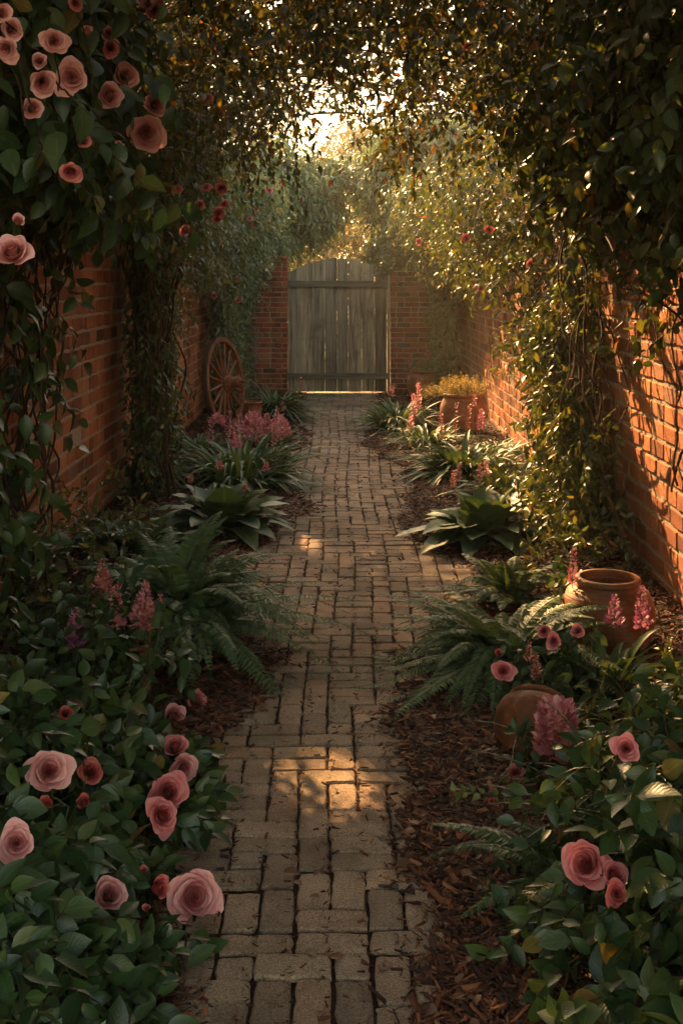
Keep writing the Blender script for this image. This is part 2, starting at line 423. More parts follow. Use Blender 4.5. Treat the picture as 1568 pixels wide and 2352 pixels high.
M['gate_brick'] = brick_mat('red brick', [(0, (.10, .040, .028)), (.14, (.22, .060, .028)), (.6, (.30, .075, .030)), (.9, (.34, .110, .045)), (1, (.14, .075, .055))], (.34, .22, .15))
M['paver'] = brick_mat('worn brown paver', [(0, (.185, .138, .100)), (.35, (.27, .200, .143)), (.7, (.33, .240, .168)), (.9, (.30, .190, .125)), (1, (.22, .18, .137))], (.32, .26, .20), 1.0)
m, t = newmat('lime mortar')
n2 = noise(t, 35, 6, None, .7)
out(t, prin(t, ramp(t, n2, [(.3, (.22, .16, .11)), (.6, (.44, .34, .245)), (.8, (.54, .44, .33))]), .95, .1, bump(t, n2, 1.0, .012))); M['mortar'] = m
m, t = newmat('dark joint soil')
n2 = noise(t, 60, 5, None, .7)
out(t, prin(t, ramp(t, n2, [(.3, (.010, .005, .003)), (.7, (.032, .016, .009))]), .95, .1, bump(t, n2, 1.0, .01))); M['soil'] = m
m, t = newmat('bark mulch')
isl = nd(t, 'NewGeometry').outputs['Random Per Island']
c = ramp(t, isl, [(0, (.008, .0022, .0012)), (.3, (.028, .007, .003)), (.6, (.072, .020, .008)), (.85, (.15, .045, .018)), (1, (.28, .11, .045))])
out(t, prin(t, c, .7, .3, bump(t, noise(t, 120, 3), .5, .003))); M['mulch'] = m
def terracotta(name, c0, c1, c2):
    m, t = newmat(name)
    tc = nd(t, 'TexCoord'); o_ = tc.outputs['Object']
    mp = nd(t, 'Mapping'); lk(t, o_, mp.inputs[0]); mp.inputs['Scale'].default_value = (1, 1, 14)
    rings = noise(t, 6, 3, mp.outputs[0]); blot = noise(t, 7, 5, o_, .65); fine = noise(t, 60, 4, o_, .7)
    c = ramp(t, blot, [(.3, c0), (.52, c1), (.75, c2)])
    c = mixc(t, 1.0, c, ramp(t, rings, [(.3, (.7, .66, .62)), (.7, (1.15, 1.12, 1.1))]), 'MULTIPLY')
    c = mixc(t, ramp(t, fine, [(.6, (0, 0, 0)), (.78, (.5, .5, .5))]), c, (.36, .24, .15))
    bl = noise(t, 3.5, 5, o_, .65)
    c = mixc(t, ramp(t, bl, [(.5, (0, 0, 0)), (.68, (.55, .55, .55))]), c, (.42, .31, .22))
    c = mixc(t, ramp(t, bl, [(.28, (.7, .7, .7)), (.42, (0, 0, 0))]), c, (.06, .04, .02))
    h = mathn(t, 'ADD', rings, mathn(t, 'MULTIPLY', fine, .4))
    out(t, prin(t, c, .6, .35, bump(t, h, .5, .006)))
    return m
M['terracotta'] = terracotta('terracotta', (.18, .062, .028), (.32, .115, .050), (.42, .175, .08))
M['terracotta_dark'] = terracotta('old dark terracotta', (.10, .034, .014), (.22, .075, .026), (.31, .12, .05))

# ------------------------------------------------------------------ setting
WX = 1.68
g = Geo()
xs = np.concatenate([[-400, -60, -12, -4], np.linspace(-1.7, 1.7, 3), [4, 12, 60, 400]])
ys = np.array([-400, -60, -12, -4, 0, 4, 10, 17, 24, 40, 90, 400.0])
X, Y = np.meshgrid(xs, ys)
nx = len(xs); i, j = np.meshgrid(np.arange(len(ys) - 1), np.arange(nx - 1), indexing='ij')
q = np.stack([i * nx + j, i * nx + j + 1, (i + 1) * nx + j + 1, (i + 1) * nx + j], -1).reshape(-1, 4)
g.add(np.stack([X, Y, np.full_like(X, -.06)], -1).reshape(-1, 3), [q])
m, t = newmat('earth and rough grass')
n1 = noise(t, 1.5, 6, None, .7)
out(t, prin(t, ramp(t, n1, [(.35, (.030, .020, .012)), (.55, (.055, .055, .022)), (.75, (.10, .085, .035))]), .95, .1, bump(t, noise(t, 30, 5), .6, .03)))
struct(g.build('ground', m))

g = Geo()                                               # pavers: a 100 mm grid filled with bricks lying both ways
cw, cl = .096, .096
nxg, nyg = 20, 165
occ = np.zeros((nxg, nyg), bool); cu, cv, hu, hv = [], [], [], []
x0, y0 = -.90, 1.0
for b in range(nyg):
    for a in range(nxg):
        if occ[a, b]: continue
        far = b > 110
        can_h = a + 1 < nxg and not occ[a + 1, b]; can_v = b + 1 < nyg
        r_ = rs.rand()
        ph = .66 if not far else .86
        if rs.rand() < .13: wa, wb = 1, 1
        elif can_h and r_ < ph: wa, wb = 2, 1
        elif can_v and r_ < .95: wa, wb = 1, 2
        else: wa, wb = 1, 1
        occ[a:a + wa, b:b + wb] = True
        sh = .012 * math.sin(b * .55 + a * .2)
        cu.append(x0 + (a + wa / 2) * cw + .02 * math.sin(b * .13)); cv.append(y0 + (b + wb / 2) * cl + sh)
        hu.append(wa * cw / 2 - ru(.0022, .0065)); hv.append(wb * cl / 2 - ru(.0018, .0048))
n = len(cu)
ang = rn(n) * .012
Uv = np.stack([np.cos(ang), np.sin(ang), 0 * ang], 1); Vv = np.stack([-np.sin(ang), np.cos(ang), 0 * ang], 1)
ctr = np.stack([cu, cv, rn(n) * .0022], 1)
blocks(g, ctr, hu, hv, Uv, Vv, (0, 0, 1), 0.0, .045, .0045, .0019, .014, 5)
struct(g.build('path', M['paver'], smooth=False))
g = Geo()
nx_, ny_ = 40, 320
X, Y = np.meshgrid(np.linspace(-1.69, 1.69, nx_), np.linspace(0, 17, ny_))
def bed_z(x, y):
    e = np.clip((np.abs(x) - .8) / .5, 0, 1)
    return -.010 + .075 * e * e * (3 - 2 * e) + .008 * np.sin(x * 9 + y * 4) * e
Z = bed_z(X, Y)
i, j = np.meshgrid(np.arange(ny_ - 1), np.arange(nx_ - 1), indexing='ij')
q = np.stack([i * nx_ + j, i * nx_ + j + 1, (i + 1) * nx_ + j + 1, (i + 1) * nx_ + j], -1).reshape(-1, 4)
g.add(np.stack([X, Y, Z], -1).reshape(-1, 3), [q])
struct(g.build('flower_bed', M['soil']))

def brick_run(gb, o, ud, nd_, length, z0, z1, bl=.236, bh=.102, jt=.0165, proud=.006, jit=.0020):
    o = np.array(o, float); ud = np.array(ud, float); nd_ = np.array(nd_, float)
    cs, hu, hv = [], [], []
    k = 0; z = z0
    while z < z1 - .02:
        zt = min(z + bh - jt, z1)
        u = -bl * (.5 if k % 2 else 0) - ru(0, .02)
        while u < length:
            ln = bl * (1 if rs.rand() > .12 else .5)
            a, b = max(u, 0), min(u + ln - jt, length)
            if b - a > .03:
                cs.append(o + ud * (a + b) / 2 + np.array([0, 0, (z + zt) / 2])); hu.append((b - a) / 2); hv.append((zt - z) / 2)
            u += ln
        z += bh; k += 1
    n = len(cs)
    c = np.array(cs) + nd_[None] * (rn(n, 1) * .0022)
    blocks(gb, c, np.array(hu) + rn(n) * .0015, np.array(hv) + rn(n) * .001, ud, (0, 0, 1), nd_, proud, .02, .0045, jit, .01, 2)

WH = 2.7
for sx, lab in ((-1, 'long old brick wall on the left under climbing roses, wagon wheel leaning on it'),
                (1, 'long old brick wall on the right with sun dappled orange bricks and hanging vines')):
    w_ = thing('brick_wall', lab, 'wall', (sx * WX, 7.5, 0), 'garden walls beside the path')
    gb = Geo()
    brick_run(gb, (sx * WX, 0 if sx < 0 else 17.2, .0), (0, 1 if sx < 0 else -1, 0), (-sx, 0, 0), 17.2, .02, WH)
    gm = Geo(); box(gm, (sx * (WX + .14), 8.6, WH / 2), (.14, 8.6, WH / 2))
    gm.build('mortar', M['mortar'], w_, smooth=False)
    gb.build('brick_face', M['brick'], w_, smooth=False)
    gc = Geo(); box(gc, (sx * (WX + .14), 8.6, WH + .032), (.17, 8.6, .03))
    gc.build('coping', M['mortar'], w_, smooth=False)

GY = 16.6                                                # the gate wall
def gate_wall(xa, xb, ztop, label, pier=None):
    w_ = thing('gate_wall', label, 'wall', ((xa + xb) / 2, GY, 0), 'short walls beside the gate')
    gb, gm = Geo(), Geo()
    brick_run(gb, (xa, GY, 0), (1, 0, 0), (0, -1, 0), xb - xa, .0, ztop, .215, .0745, .010, .006, .0012)
    box(gm, ((xa + xb) / 2, GY + .11, ztop / 2 - .005), ((xb - xa) / 2 - .004, .11, ztop / 2))
    gm.build('mortar', M['mortar'], w_, smooth=False); gb.build('brick_face', M['gate_brick'], w_, smooth=False)
    if pier:
        pa, pb, pz = pier
        gp, gq = Geo(), Geo()
        brick_run(gp, (pa, GY - .03, 0), (1, 0, 0), (0, -1, 0), pb - pa, 0, pz, .215, .0745, .010, .006, .0012)
        brick_run(gp, (pb, GY - .03, 0), (0, 1, 0), (1, 0, 0), .25, 0, pz, .215, .0745, .010, .006, .0012)
        box(gq, ((pa + pb) / 2 - .004, GY + .098, pz / 2), ((pb - pa) / 2 - .006, .124, pz / 2))
        pr = gq.build('pier', M['mortar'], w_, smooth=False)
        gp.build('pier_bricks', M['gate_brick'], w_, smooth=False)
        gk = Geo()
        blocks(gk, np.array([[(pa + pb) / 2, GY + .1, pz + .012]]), [(pb - pa) / 2 + .02], [.17], (1, 0, 0), (0, 1, 0), (0, 0, 1), .045, .011, .008, .001)
        gk.build('cap', M['gate_brick'], w_, smooth=False)
gate_wall(-1.67, -.96, 1.83, 'red brick wall left of the wooden gate, with a capped pier at its end', (-.965, -.795, 1.95))
gate_wall(.715, 1.67, 1.80, 'red brick wall right of the wooden gate, topped by a grey green bush')

def arch(x): return 1.735 + .245 * (1 - ((x + .055) / .76) ** 2)
gt = thing('wooden_gate', 'closed weathered grey board gate with arched top at the end of the path', 'gate', (-.05, GY, 0))
g = Geo()
edges = np.linspace(-.785, .66, 9) + np.concatenate([[0], rn(7) * .008, [0]])
for k in range(8):
    a, b = edges[k] + .001, edges[k + 1] - (-.004, -.004, .004, .003, .0045, .004, .0035, .002)[k]
    xs = np.linspace(a, b, 5); zt = arch(xs); dz = rn() * .003
    f0 = np.concatenate([[[a, .022], [b, .022]], np.stack([xs[::-1], zt[::-1] + dz], 1)])
    yf = GY + .02 + (.007 if k in (1, 4, 6) else 0) + rn() * .001; m_ = len(f0)
    v = np.concatenate([np.insert(f0, 1, yf, 1), np.insert(f0, 1, yf + .026, 1)])
    jn = np.arange(m_); j2 = (jn + 1) % m_
    g.add(v, [np.stack([jn, jn + m_, j2 + m_, j2], 1), [list(jn), list((jn + m_)[::-1])]])
g.build('board_panel', M['gate_wood'], gt, smooth=False)
for zc in (1.605, .255):
    g = Geo(); box(g, (-.06, GY - .002, zc), (.735, .019, .044)); g.build('rail', M['rail_wood'], gt, smooth=False)
g = Geo(); box(g, (.693, GY + .05, .87), (.019, .04, .87)); g.build('gate_post', M['gate_wood'], gt, smooth=False)

# ------------------------------------------------------------------ wagon wheel
def wheel():
    c = np.array([-1.285, 12.4, .53]); Rw = .515
    root = thing('wagon_wheel', 'brown wooden wagon wheel with many spokes leaning against the left wall', 'wheel', (c[0], c[1], 0))
    a = math.radians(17); lean = math.radians(7)
    ax = np.array([math.cos(a) * math.cos(lean), -math.sin(a) * math.cos(lean), math.sin(lean)])     # hub axis, towards the path
    hz = np.array([math.sin(a), math.cos(a), 0]); up = np.cross(ax, hz); up = up if up[2] > 0 else -up
    B = np.stack([hz, up, ax], 1)
    def ringm(prof, n=72):
        g = Geo(); pr = np.array(prof, float); m_ = len(pr)
        th = np.arange(n) * 2 * PI / n
        v = np.stack([pr[:, 0][None] * np.cos(th)[:, None], pr[:, 0][None] * np.sin(th)[:, None], np.broadcast_to(pr[:, 1][None], (n, m_))], -1)
        i = np.arange(n)[:, None]; j = np.arange(m_)[None]
        q = np.stack([i * m_ + j, ((i + 1) % n) * m_ + j, ((i + 1) % n) * m_ + (j + 1) % m_, i * m_ + (j + 1) % m_], -1).reshape(-1, 4)
        g.add(v.reshape(-1, 3) @ B.T + c, [q]); return g
    r0, r1 = Rw - .058, Rw
    ringm([(r0, -.028), (r0 + .004, -.032), (r1 - .012, -.032), (r1 - .008, -.030), (r1 - .008, .030), (r1 - .012, .034), (r0 + .004, .034), (r0, .030)]).build('rim', M['wheel_wood'], root, smooth=False)
    ringm([(r1 - .0075, -.027), (r1, -.025), (r1, .025), (r1 - .0075, .027)]).build('tyre', M['bark'], root, smooth=False)
    hub = Geo()
    lathe(hub, [(.0, -.09), (.055, -.09), (.06, -.05), (.085, -.045), (.09, .045), (.075, .05), (.072, .07), (.08, .075), (.08, .09), (.066, .095), (.055, .17), (.06, .175), (.06, .19), (.045, .195), (.04, .21), (.0, .21)], 36, B, c)
    hb = hub.build('hub', M['wheel_wood'], root, smooth=False)
    g = Geo(); tube(g, [c + B @ np.array([0, 0, .19]), c + B @ np.array([0, 0, .25])], [.018, .014], 10)
    g.build('axle_end', M['wheel_wood'], hb, smooth=True)
    for k in range(16):
        th = (k + .3) * 2 * PI / 16
        d = np.array([math.cos(th), math.sin(th), 0])
        g = Geo()
        rr = np.linspace(.07, r0 + .01, 6)
        tube(g, [c + B @ (d * r_ + np.array([0, 0, .012 * (1 - r_ / Rw)])) for r_ in rr], [.020, .019, .0165, .0150, .0145, .0165], 8)
        g.build('spoke', M['wheel_wood'], root)
wheel()

# ------------------------------------------------------------------ pots
def pot_prof(r_rim, r_body, h, th=.016):
    rb = r_body * .62
    return [(0, 0), (rb, 0), (rb + .004, .006), (r_body * .82, h * .2), (r_body * .96, h * .42), (r_body, h * .58), (r_body * .97, h * .72), (r_body * .87, h * .84), (r_rim * .90, h * .90),
            (r_rim * .92, h * .925), (r_rim, h * .935), (r_rim + .004, h * .955), (r_rim + .004, h * .985), (r_rim - .004, h), (r_rim - th, h), (r_rim - th - .006, h * .95), (r_body * .82, h * .8), (r_body * .88, h * .58), (r_body * .7, h * .2), (0, h * .12)]
def pot(label, loc, r_rim, r_body, h, mat='terracotta', rot=None, soil=None, name='terracotta_pot', cat='pot'):
    root = thing(name, label, cat, loc, 'terracotta pots in the beds')
    g = Geo(); pf = np.array(pot_prof(r_rim, r_body, h))
    lathe(g, pf[:9], 48, rot, loc, .006); lathe(g, pf[14:], 48, rot, loc, .006)
    g.build('body', M[mat], root)
    g = Geo(); lathe(g, pf[8:15], 48, rot, loc, .006); g.build('rim', M[mat], root)
    if soil:
        g = Geo(); lathe(g, [(r_rim - .02, h * .9), (r_rim * .5, h * .93), (0, h * .94)], 24, rot, loc); g.build('soil', M['soil'], root)
    return root
ploc = {'near': (1.175, 5.0, -.03), 'mid': (1.285, 12.0, .0), 'far': (1.12, 15.6, .0), 'wheel': (-1.03, 13.0, .0)}
pot('wide open empty terracotta pot standing against the sunlit right wall', ploc['near'], .138, .204, .395, 'terracotta_dark')
pot('round terracotta pot full of tiny yellow flowers by the right wall', ploc['mid'], .215, .243, .47, soil=1)
pot('dusky terracotta pot with green plant and pink spikes near the gate', ploc['far'], .185, .225, .42, soil=1)
pot('small orange terracotta pot beside the wagon wheel', ploc['wheel'], .122, .118, .27, soil=1)
E = np.array(Euler((math.radians(-38), math.radians(32), .3)).to_matrix())
pot('round terracotta pot tipped over and half sunk in the mulch on the right', (.665, 3.98, -.045), .10, .150, .27, 'terracotta_dark', E)
pot('terracotta pot mostly hidden among rose leaves below the left fern', (-.86, 4.55, .0), .10, .115, .22)

# ------------------------------------------------------------------ where the sun gets through
def wallp(px, y): return np.array([WX, y, CAMZ - (px - HY) / FPX * y])
for (yy, zz, rr) in ((5.55, 1.30, .25), (5.95, 1.05, .24), (5.5, .85, .22), (6.25, .75, .20), (5.75, .55, .23), (6.3, 1.3, .15), (5.3, .5, .2), (5.7, 1.75, .14), (6.2, 1.65, .13)):
    SHAFTS.append((np.array([WX, yy, zz]), rr))
SHAFTS.append((G(750, 1795), .17)); SHAFTS.append((G(815, 1800), .14))
SHAFTS.append((G(680, 1250), .19)); SHAFTS.append((np.array([1.02, 4.9, .2]), .12))
for k in range(30):
    yy = ru(6.3, 12); SHAFTS.append((np.array([ru(1.0, 1.6), yy, ru(1.3, 2.5)]), ru(.12, .26)))

# ------------------------------------------------------------------ climbing plants
def wall_pts(n, sx, y0, y1, z0, z1, p0, p1):
    """random points before a wall, at p0..p1 from it"""
    y = ru(y0, y1, n); z = ru(0, 1, n); z = z0 + (z1 - z0) * z
    pr = p0 + (p1 - p0) * ru(0, 1, n) * np.clip((z - 1.3) / 1.2, .4, 1)
    return np.stack([sx * (WX - pr), y, z], 1)
def vine_stem(g, pts, r, n=40, wob=.03):
    pts = np.array(pts, float)
    t = np.linspace(0, 1, len(pts)); tt = np.linspace(0, 1, n)
    c = np.stack([np.interp(tt, t, pts[:, k]) for k in range(3)], 1)
    ker = np.array([1, 2, 3, 2, 1.]) / 9
    for k in range(3):
        e = np.pad(c[:, k], 2, mode='edge'); c[:, k] = np.convolve(e, ker, 'valid')
        ph = ru(0, 6.28, 3); c[:, k] += wob * (np.sin(tt * 9 + ph[0]) + .6 * np.sin(tt * 21 + ph[1]) + .4 * np.sin(tt * 37 + ph[2])) * np.minimum(1, tt * 6)
    tube(g, c, r * (1 - .5 * tt), 6)
    return c

# --- canopy overhead
def canopy():
    root = thing('vine_canopy', 'dense dark vine canopy arching overhead, golden where the sky shows through', 'vine', (0, 6, 2.9))
    gl, gt_, gs = Geo(), Geo(), Geo()
    n = 6000
    x = ru(-1.9, 1.9, n); y = ru(.4, 8.3, n)
    zc = 2.78 + .22 * (1 - (x / 1.7) ** 2) - .03 * (y - 5) * (y > 5)
    z = zc + np.abs(rn(n)) * .22
    thin = np.exp(-((x - .05) / .6) ** 2) * np.clip((y - 5.4) / 2.0, 0, 1)
    k = rs.rand(n) > .86 * thin
    p = np.stack([x, y, z], 1)[k]
    d = rn(len(p), 3) * np.array([1, 1, .45]) + np.array([0, 0, -.15])
    sprays(gl, gt_, p, d, ru(.2, .62, len(p)), 14, .064, T_MID, .35, .8, (0, 0, .5), (0, 0, -.35), .5, .0022)
    # hanging shoots at the far edge
    n = 230
    x = rs.choice([-1, 1], n) * ru(.2, 1.4, n) ** .8; p = np.stack([x, ru(6.8, 8.5, n), 2.76 + .1 * rn(n)], 1)
    d = np.stack([rn(n) * .8, rn(n) * .4, -ru(.1, .9, n)], 1)
    sprays(gl, gt_, p, d, ru(.2, .5, n), 11, .058, T_MID, .45, .7, (0, -.3, .4), (0, 0, -.5), .5, .002)
    for k in range(84):
        s = rs.choice([-1, 1]); ya = ru(1, 9); yb = ya + ru(-1.2, 1.2)
        pts = [(s * 1.66, ya, ru(1.9, 2.6)), (s * 1.2, ya * .7 + yb * .3, 2.8 + ru(-.05, .2)), (s * .3, (ya + yb) / 2, 2.95 + ru(-.05, .25)), (-s * ru(.3, 1.4), yb, 2.75 + ru(0, .3))]
        vine_stem(gs, pts, ru(.003, .011), 46, .04)
    gl.build('foliage', M['canopy_leaf'], root); gt_.build('twigs', M['twig'], root); gs.build('woody_stems', M['bark'], root)
canopy()

def wall_vine(name, label, base, clumps, leafmat, tpl, size, stems=(), twigr=.002, cat='vine', gaps=True):
    """clumps: (n, sx, y0, y1, z0, z1, p0, p1, L, nl, droop)"""
    root = thing(name, label, cat, base)
    gl, gt_, gs = Geo(), Geo(), Geo()
    for (n, sx, y0, y1, z0, z1, p0, p1, L, nl, droop, *gp) in clumps:
        p = wall_pts(n, sx, y0, y1, z0, z1, p0, p1)
        d = np.stack([-sx * np.abs(rn(n)) * .7, rn(n) * .6, rn(n) * .45 - .35], 1)
        sprays(gl, gt_, p, d, ru(.5, 1.3, n) * L * 1.25, int(nl * 1.5), size, tpl, droop, .75, (-sx * .7, -.25, .35), (0, 0, -.45), .5, twigr, gp[0] if gp else gaps)
    for (pts, r, wob) in stems: vine_stem(gs, pts, r, 44, wob)
    gl.build('foliage', M[leafmat], root)
    if gt_.n: gt_.build('twigs', M['twig'], root)
    if gs.n: gs.build('woody_stems', M['bark'], root)
    return root

# --- right: vines along the top of the wall, the column, the far column
st = [([(1.6, 6.7 + rn() * .3, 0), (1.45 + rn() * .1, 6.7 + rn() * .3, 1.0), (1.4 + rn() * .12, 6.8 + rn() * .4, 1.9), (1.3, 6.9 + rn() * .8, 2.9)], ru(.005, .012), .04) for k in range(9)]
wall_vine('climbing_vine', 'leafy vine column climbing the right wall behind the hosta, golden sunlit leaves', (1.45, 6.7, 0),
          [(560, 1, 6.5, 7.8, 1.3, 2.95, .05, .66, .26, 11, .4), (420, 1, 6.5, 7.7, .05, 1.5, .1, .58, .2, 11, .4), (26, 1, 5.8, 6.4, 1.2, 1.9, .04, .15, .25, 8, .5), (560, 1, 6.5, 7.4, .1, 2.3, .08, .56, .19, 10, .45)], 'vine_leaf', T_MID, .068, st)
wall_vine('climbing_vine', 'golden leaved vine hanging over the middle of the right wall', (1.5, 10, 1.6),
          [(820, 1, 7.4, 11.6, 1.85, 3.0, .05, .75, .3, 11, .4), (90, 1, 7.6, 9.0, 1.2, 1.8, .05, .4, .28, 10, .5), (420, 1, 11.4, 15.2, 1.9, 2.95, .05, .6, .28, 10, .4)], 'vine_leaf', T_MID, .062,
          [([(1.5, 9 + rn() * 2, 1.3 + rn() * .2), (1.45, 9.5 + rn() * 2, 2.2), (1.2, 10 + rn() * 2, 2.9)], .006, .05) for k in range(14)])
wall_vine('climbing_vine', 'dark vine covering the top of the right wall nearest the viewer', (1.5, 4.6, 1.9),
          [(1000, 1, 3.3, 6.4, 2.05, 3.15, .05, .7, .26, 10, .4), (30, 1, 5.0, 6.2, 1.5, 2.0, .03, .2, .28, 8, .5)], 'vine_leaf', T_ROSE, .070,
          [([(1.62, 5 + rn() * .5, .9 + rn() * .3), (1.6, 5.2 + rn() * .5, 1.8), (1.2, 5 + rn(), 2.8)], .006, .05) for k in range(10)])
wall_vine('ivy_column', 'narrow dark ivy column on the right wall beside the gate wall', (1.5, 15.6, 0),
          [(900, 1, 15.0, 16.4, .45, 2.9, .05, .62, .22, 10, .4), (500, 1, 14.4, 16.45, 1.8, 3.1, .05, .85, .26, 10, .4)], 'ivy_leaf', T_LOW, .07,
          [([(1.55, 15.5 + rn() * .3, 0), (1.5, 15.5 + rn() * .3, 1.2), (1.4, 15.5 + rn() * .4, 2.6)], .015, .04) for k in range(12)])
# --- left
st = [([(-1.42 + rn() * .11, 8.45 + rn() * .16, 0), (-1.42 + rn() * .1, 8.45 + rn() * .16, 1.0), (-1.4 + rn() * .12, 8.45 + rn() * .25, 1.9), (-1.2, 8.3 + rn() * .7, 2.9)], ru(.006, .014), .03) for k in range(34)]
wall_vine('climbing_vine', 'tangled vine column with many bare stems climbing the left wall', (-1.4, 7.8, 0),
          [(700, -1, 8.2, 8.95, .1, 2.6, .08, .62, .17, 10, .45), (420, -1, 6.6, 9.8, 2.2, 2.95, .05, .65, .26, 11, .4)], 'vine_leaf', T_MID, .062, st)
wall_vine('climbing_ivy', 'thick pale ivy covering the left wall behind the wagon wheel', (-1.5, 14.5, 0),
          [(1500, -1, 13.3, 16.45, .1, 2.9, .08, .60, .2, 10, .4), (900, -1, 12.6, 16.45, 1.6, 3.0, .1, .85, .26, 10, .4)], 'ivy_leaf', T_LOW, .068)
wall_vine('climbing_vine', 'golden green vine draped over the top of the left wall above the wheel', (-1.5, 11, 1.8),
          [(820, -1, 9.3, 13.6, 1.85, 2.95, .05, .6, .3, 11, .45), (30, -1, 9.3, 10.8, 1.35, 1.85, .03, .2, .3, 8, .6)], 'vine_leaf', T_MID, .060,
          [([(-1.62, 9.5 + rn() * .8, 1.0), (-1.6, 9.6 + rn() * .8, 1.8), (-1.3, 10 + rn(), 2.7)], .005, .05) for k in range(10)])
wall_vine('climbing_vine', 'loose large leaved vine hanging down the left wall nearest the viewer', (-1.5, 5.6, 0),
          [(32, -1, 4.7, 5.8, .9, 1.95, .03, .3, .3, 7, .6), (16, -1, 4.7, 5.8, .2, .9, .03, .25, .3, 6, .4)], 'rose_leaf', T_ROSE, .10,
          [([(-1.6 + rn() * .06, 5.4 + rn() * .35, 0), (-1.58 + rn() * .06, 5.4 + rn() * .35, .7), (-1.55 + rn() * .08, 5.4 + rn() * .5, 1.6), (-1.2, 5.2 + rn() * .5, 2.6)], ru(.004, .011), .045) for k in range(26)])

# ------------------------------------------------------------------ roses
def rose_geo(N, openness, seed):
    r_ = np.random.RandomState(seed); g = Geo()
    nu, nv = 11, 8
    u = np.linspace(-1, 1, nu)[None]; v = np.linspace(0, 1, nv)[:, None]
    for k in range(N):
        fr = k / (N - 1.0); th = k * 2.39996 + r_.uniform(-.35, .35)
        R_ = (.09 + .80 * fr ** .9 * (.30 + .70 * openness)) * r_.uniform(.93, 1.07)      # where the rim stands
        Ht = (.62 - .50 * fr ** 1.3 * openness) * r_.uniform(.85, 1.12)                    # how high it stands
        half = (1.8 - 1.0 * fr ** .6 * (.45 + .55 * openness)) * r_.uniform(.9, 1.1)
        roll = (.03 + .22 * fr ** 1.2) * (.35 + .65 * openness) * r_.uniform(.6, 1.5)
        lean = r_.uniform(-.11, .11)
        vv = v * (1 - .20 * np.abs(u) ** 2.2 + .08 * fr * (1 - np.abs(u)) ** 2.5) * r_.uniform(.95, 1.05)
        rad = R_ * (1 - np.maximum(0, 1 - vv) ** 2.1) * .92 + roll * vv ** 5
        hg = -.42 + (Ht + .42) * vv ** (1.0 + .5 * openness * fr) - roll * .9 * vv ** 7 + lean * vv * u
        hg = hg + .045 * (.3 + fr) * np.sin(u * 8 + k * 1.7) * vv ** 2
        rad = rad * (1 + .035 * np.sin(u * 5 + k * 3) * vv ** 2 - .05 * (1 - np.abs(u)) * (fr < .6) + .05 * u * vv)
        an = th + u * half * (.35 + .65 * np.sin(PI * .5 * np.minimum(1, v * 1.6)))
        w_ = np.stack([rad * np.cos(an), rad * np.sin(an), hg + 0 * u], -1).reshape(-1, 3)
        i = np.arange(nv - 1)[:, None] * nu; j = np.arange(nu - 1)[None]
        q = np.stack([i + j, i + j + 1, i + nu + j + 1, i + nu + j], -1).reshape(-1, 4)
        g.add(w_, [q], np.stack(np.broadcast_arrays(fr + 0 * u * v, vv), -1).reshape(-1, 2))
    V = np.concatenate(g.v); rmax = np.percentile(np.hypot(V[:, 0], V[:, 1]), 98)
    if openness < .3: rmax *= 1.15
    g.v = [a * np.array([1, 1, .85]) / rmax for a in g.v]
    return g
ROSE = {}
def rose_mesh(kind, colour, var):
    key = (kind, colour, var)
    if key not in ROSE:
        N, op = {'open': (23, 1.0), 'half': (18, .55), 'bud': (9, .12)}[kind]
        o = rose_geo(N, op, 100 + var * 7 + len(kind)).build('tmp', M[colour])
        ROSE[key] = o.data; bpy.data.objects.remove(o)
    return ROSE[key]
gc_ = Geo()
for k in range(5):
    a = k * 2 * PI / 5
    scatter(gc_, T_PETAL, np.array([[0, 0, -.35]]), np.array([[math.cos(a), math.sin(a), .9]]), np.array([[-math.cos(a), -math.sin(a), .5]]), .9, .7)
lathe(gc_, [(0, -.55), (.2, -.5), (.3, -.32), (.22, -.1), (.0, -.05)], 12)
_o = gc_.build('tmp', M['stem']); CALYX = _o.data; bpy.data.objects.remove(_o)
def place_rose(parent, pos, diam, face, kind='open', colour='rose_pale', var=0):
    sc = diam / 2 * {'open': 1.0, 'half': 1.05, 'bud': 1.0}[kind]
    o = bpy.data.objects.new({'open': 'rose', 'half': 'half_open_rose', 'bud': 'rosebud'}[kind], rose_mesh(kind, colour, var % 4)); C.objects.link(o)
    o.parent = parent; o.location = pos - wloc(parent)
    zq = Vector(face).to_track_quat('Z', 'Y'); o.rotation_euler = (zq.to_matrix() @ Matrix.Rotation(var * 1.7, 3, 'Z')).to_euler()
    o.scale = (sc, sc, sc); WL[o.name] = np.array(pos)
    v_ = unit(np.array([0, 0, CAMZ]) - np.array(pos)); CLEAR.append((np.array(pos), unit(np.array(face) * .15 + v_), diam * .52 + .012))
    c = bpy.data.objects.new('calyx', CALYX); C.objects.link(c); c.parent = o
    if kind == 'open': c.location = (0, 0, -.14); c.scale = (.75, .75, .7)
    return o
def rose_set(parent, spec, surf, gs):
    """spec: (px, py, size px, kind, colour, dx, dz); the flower sits on the foliage surface and faces roughly the viewer"""
    for k, (px, py, sz, kind, col, fx, fz) in enumerate(spec):
        y = surf(px, py) if callable(surf) else surf
        pos = P(px, py, y)
        to = unit(np.array([0, 0, CAMZ]) - pos)
        face = unit(to + np.array([fx, 0, fz]) + np.array([0, 0, .1]))
        place_rose(parent, pos, sz / FPX * y, face, kind, col, k)
        e = pos - face * (.26 * sz / FPX * y)
        tgt = e + np.array([ru(-.05, .05), ru(.10, .2), -ru(.05, .2)])
        vine_stem(gs, [tgt, tgt * .5 + e * .5 + np.array([0, .03, -.01]), e], .003, 14, .002)

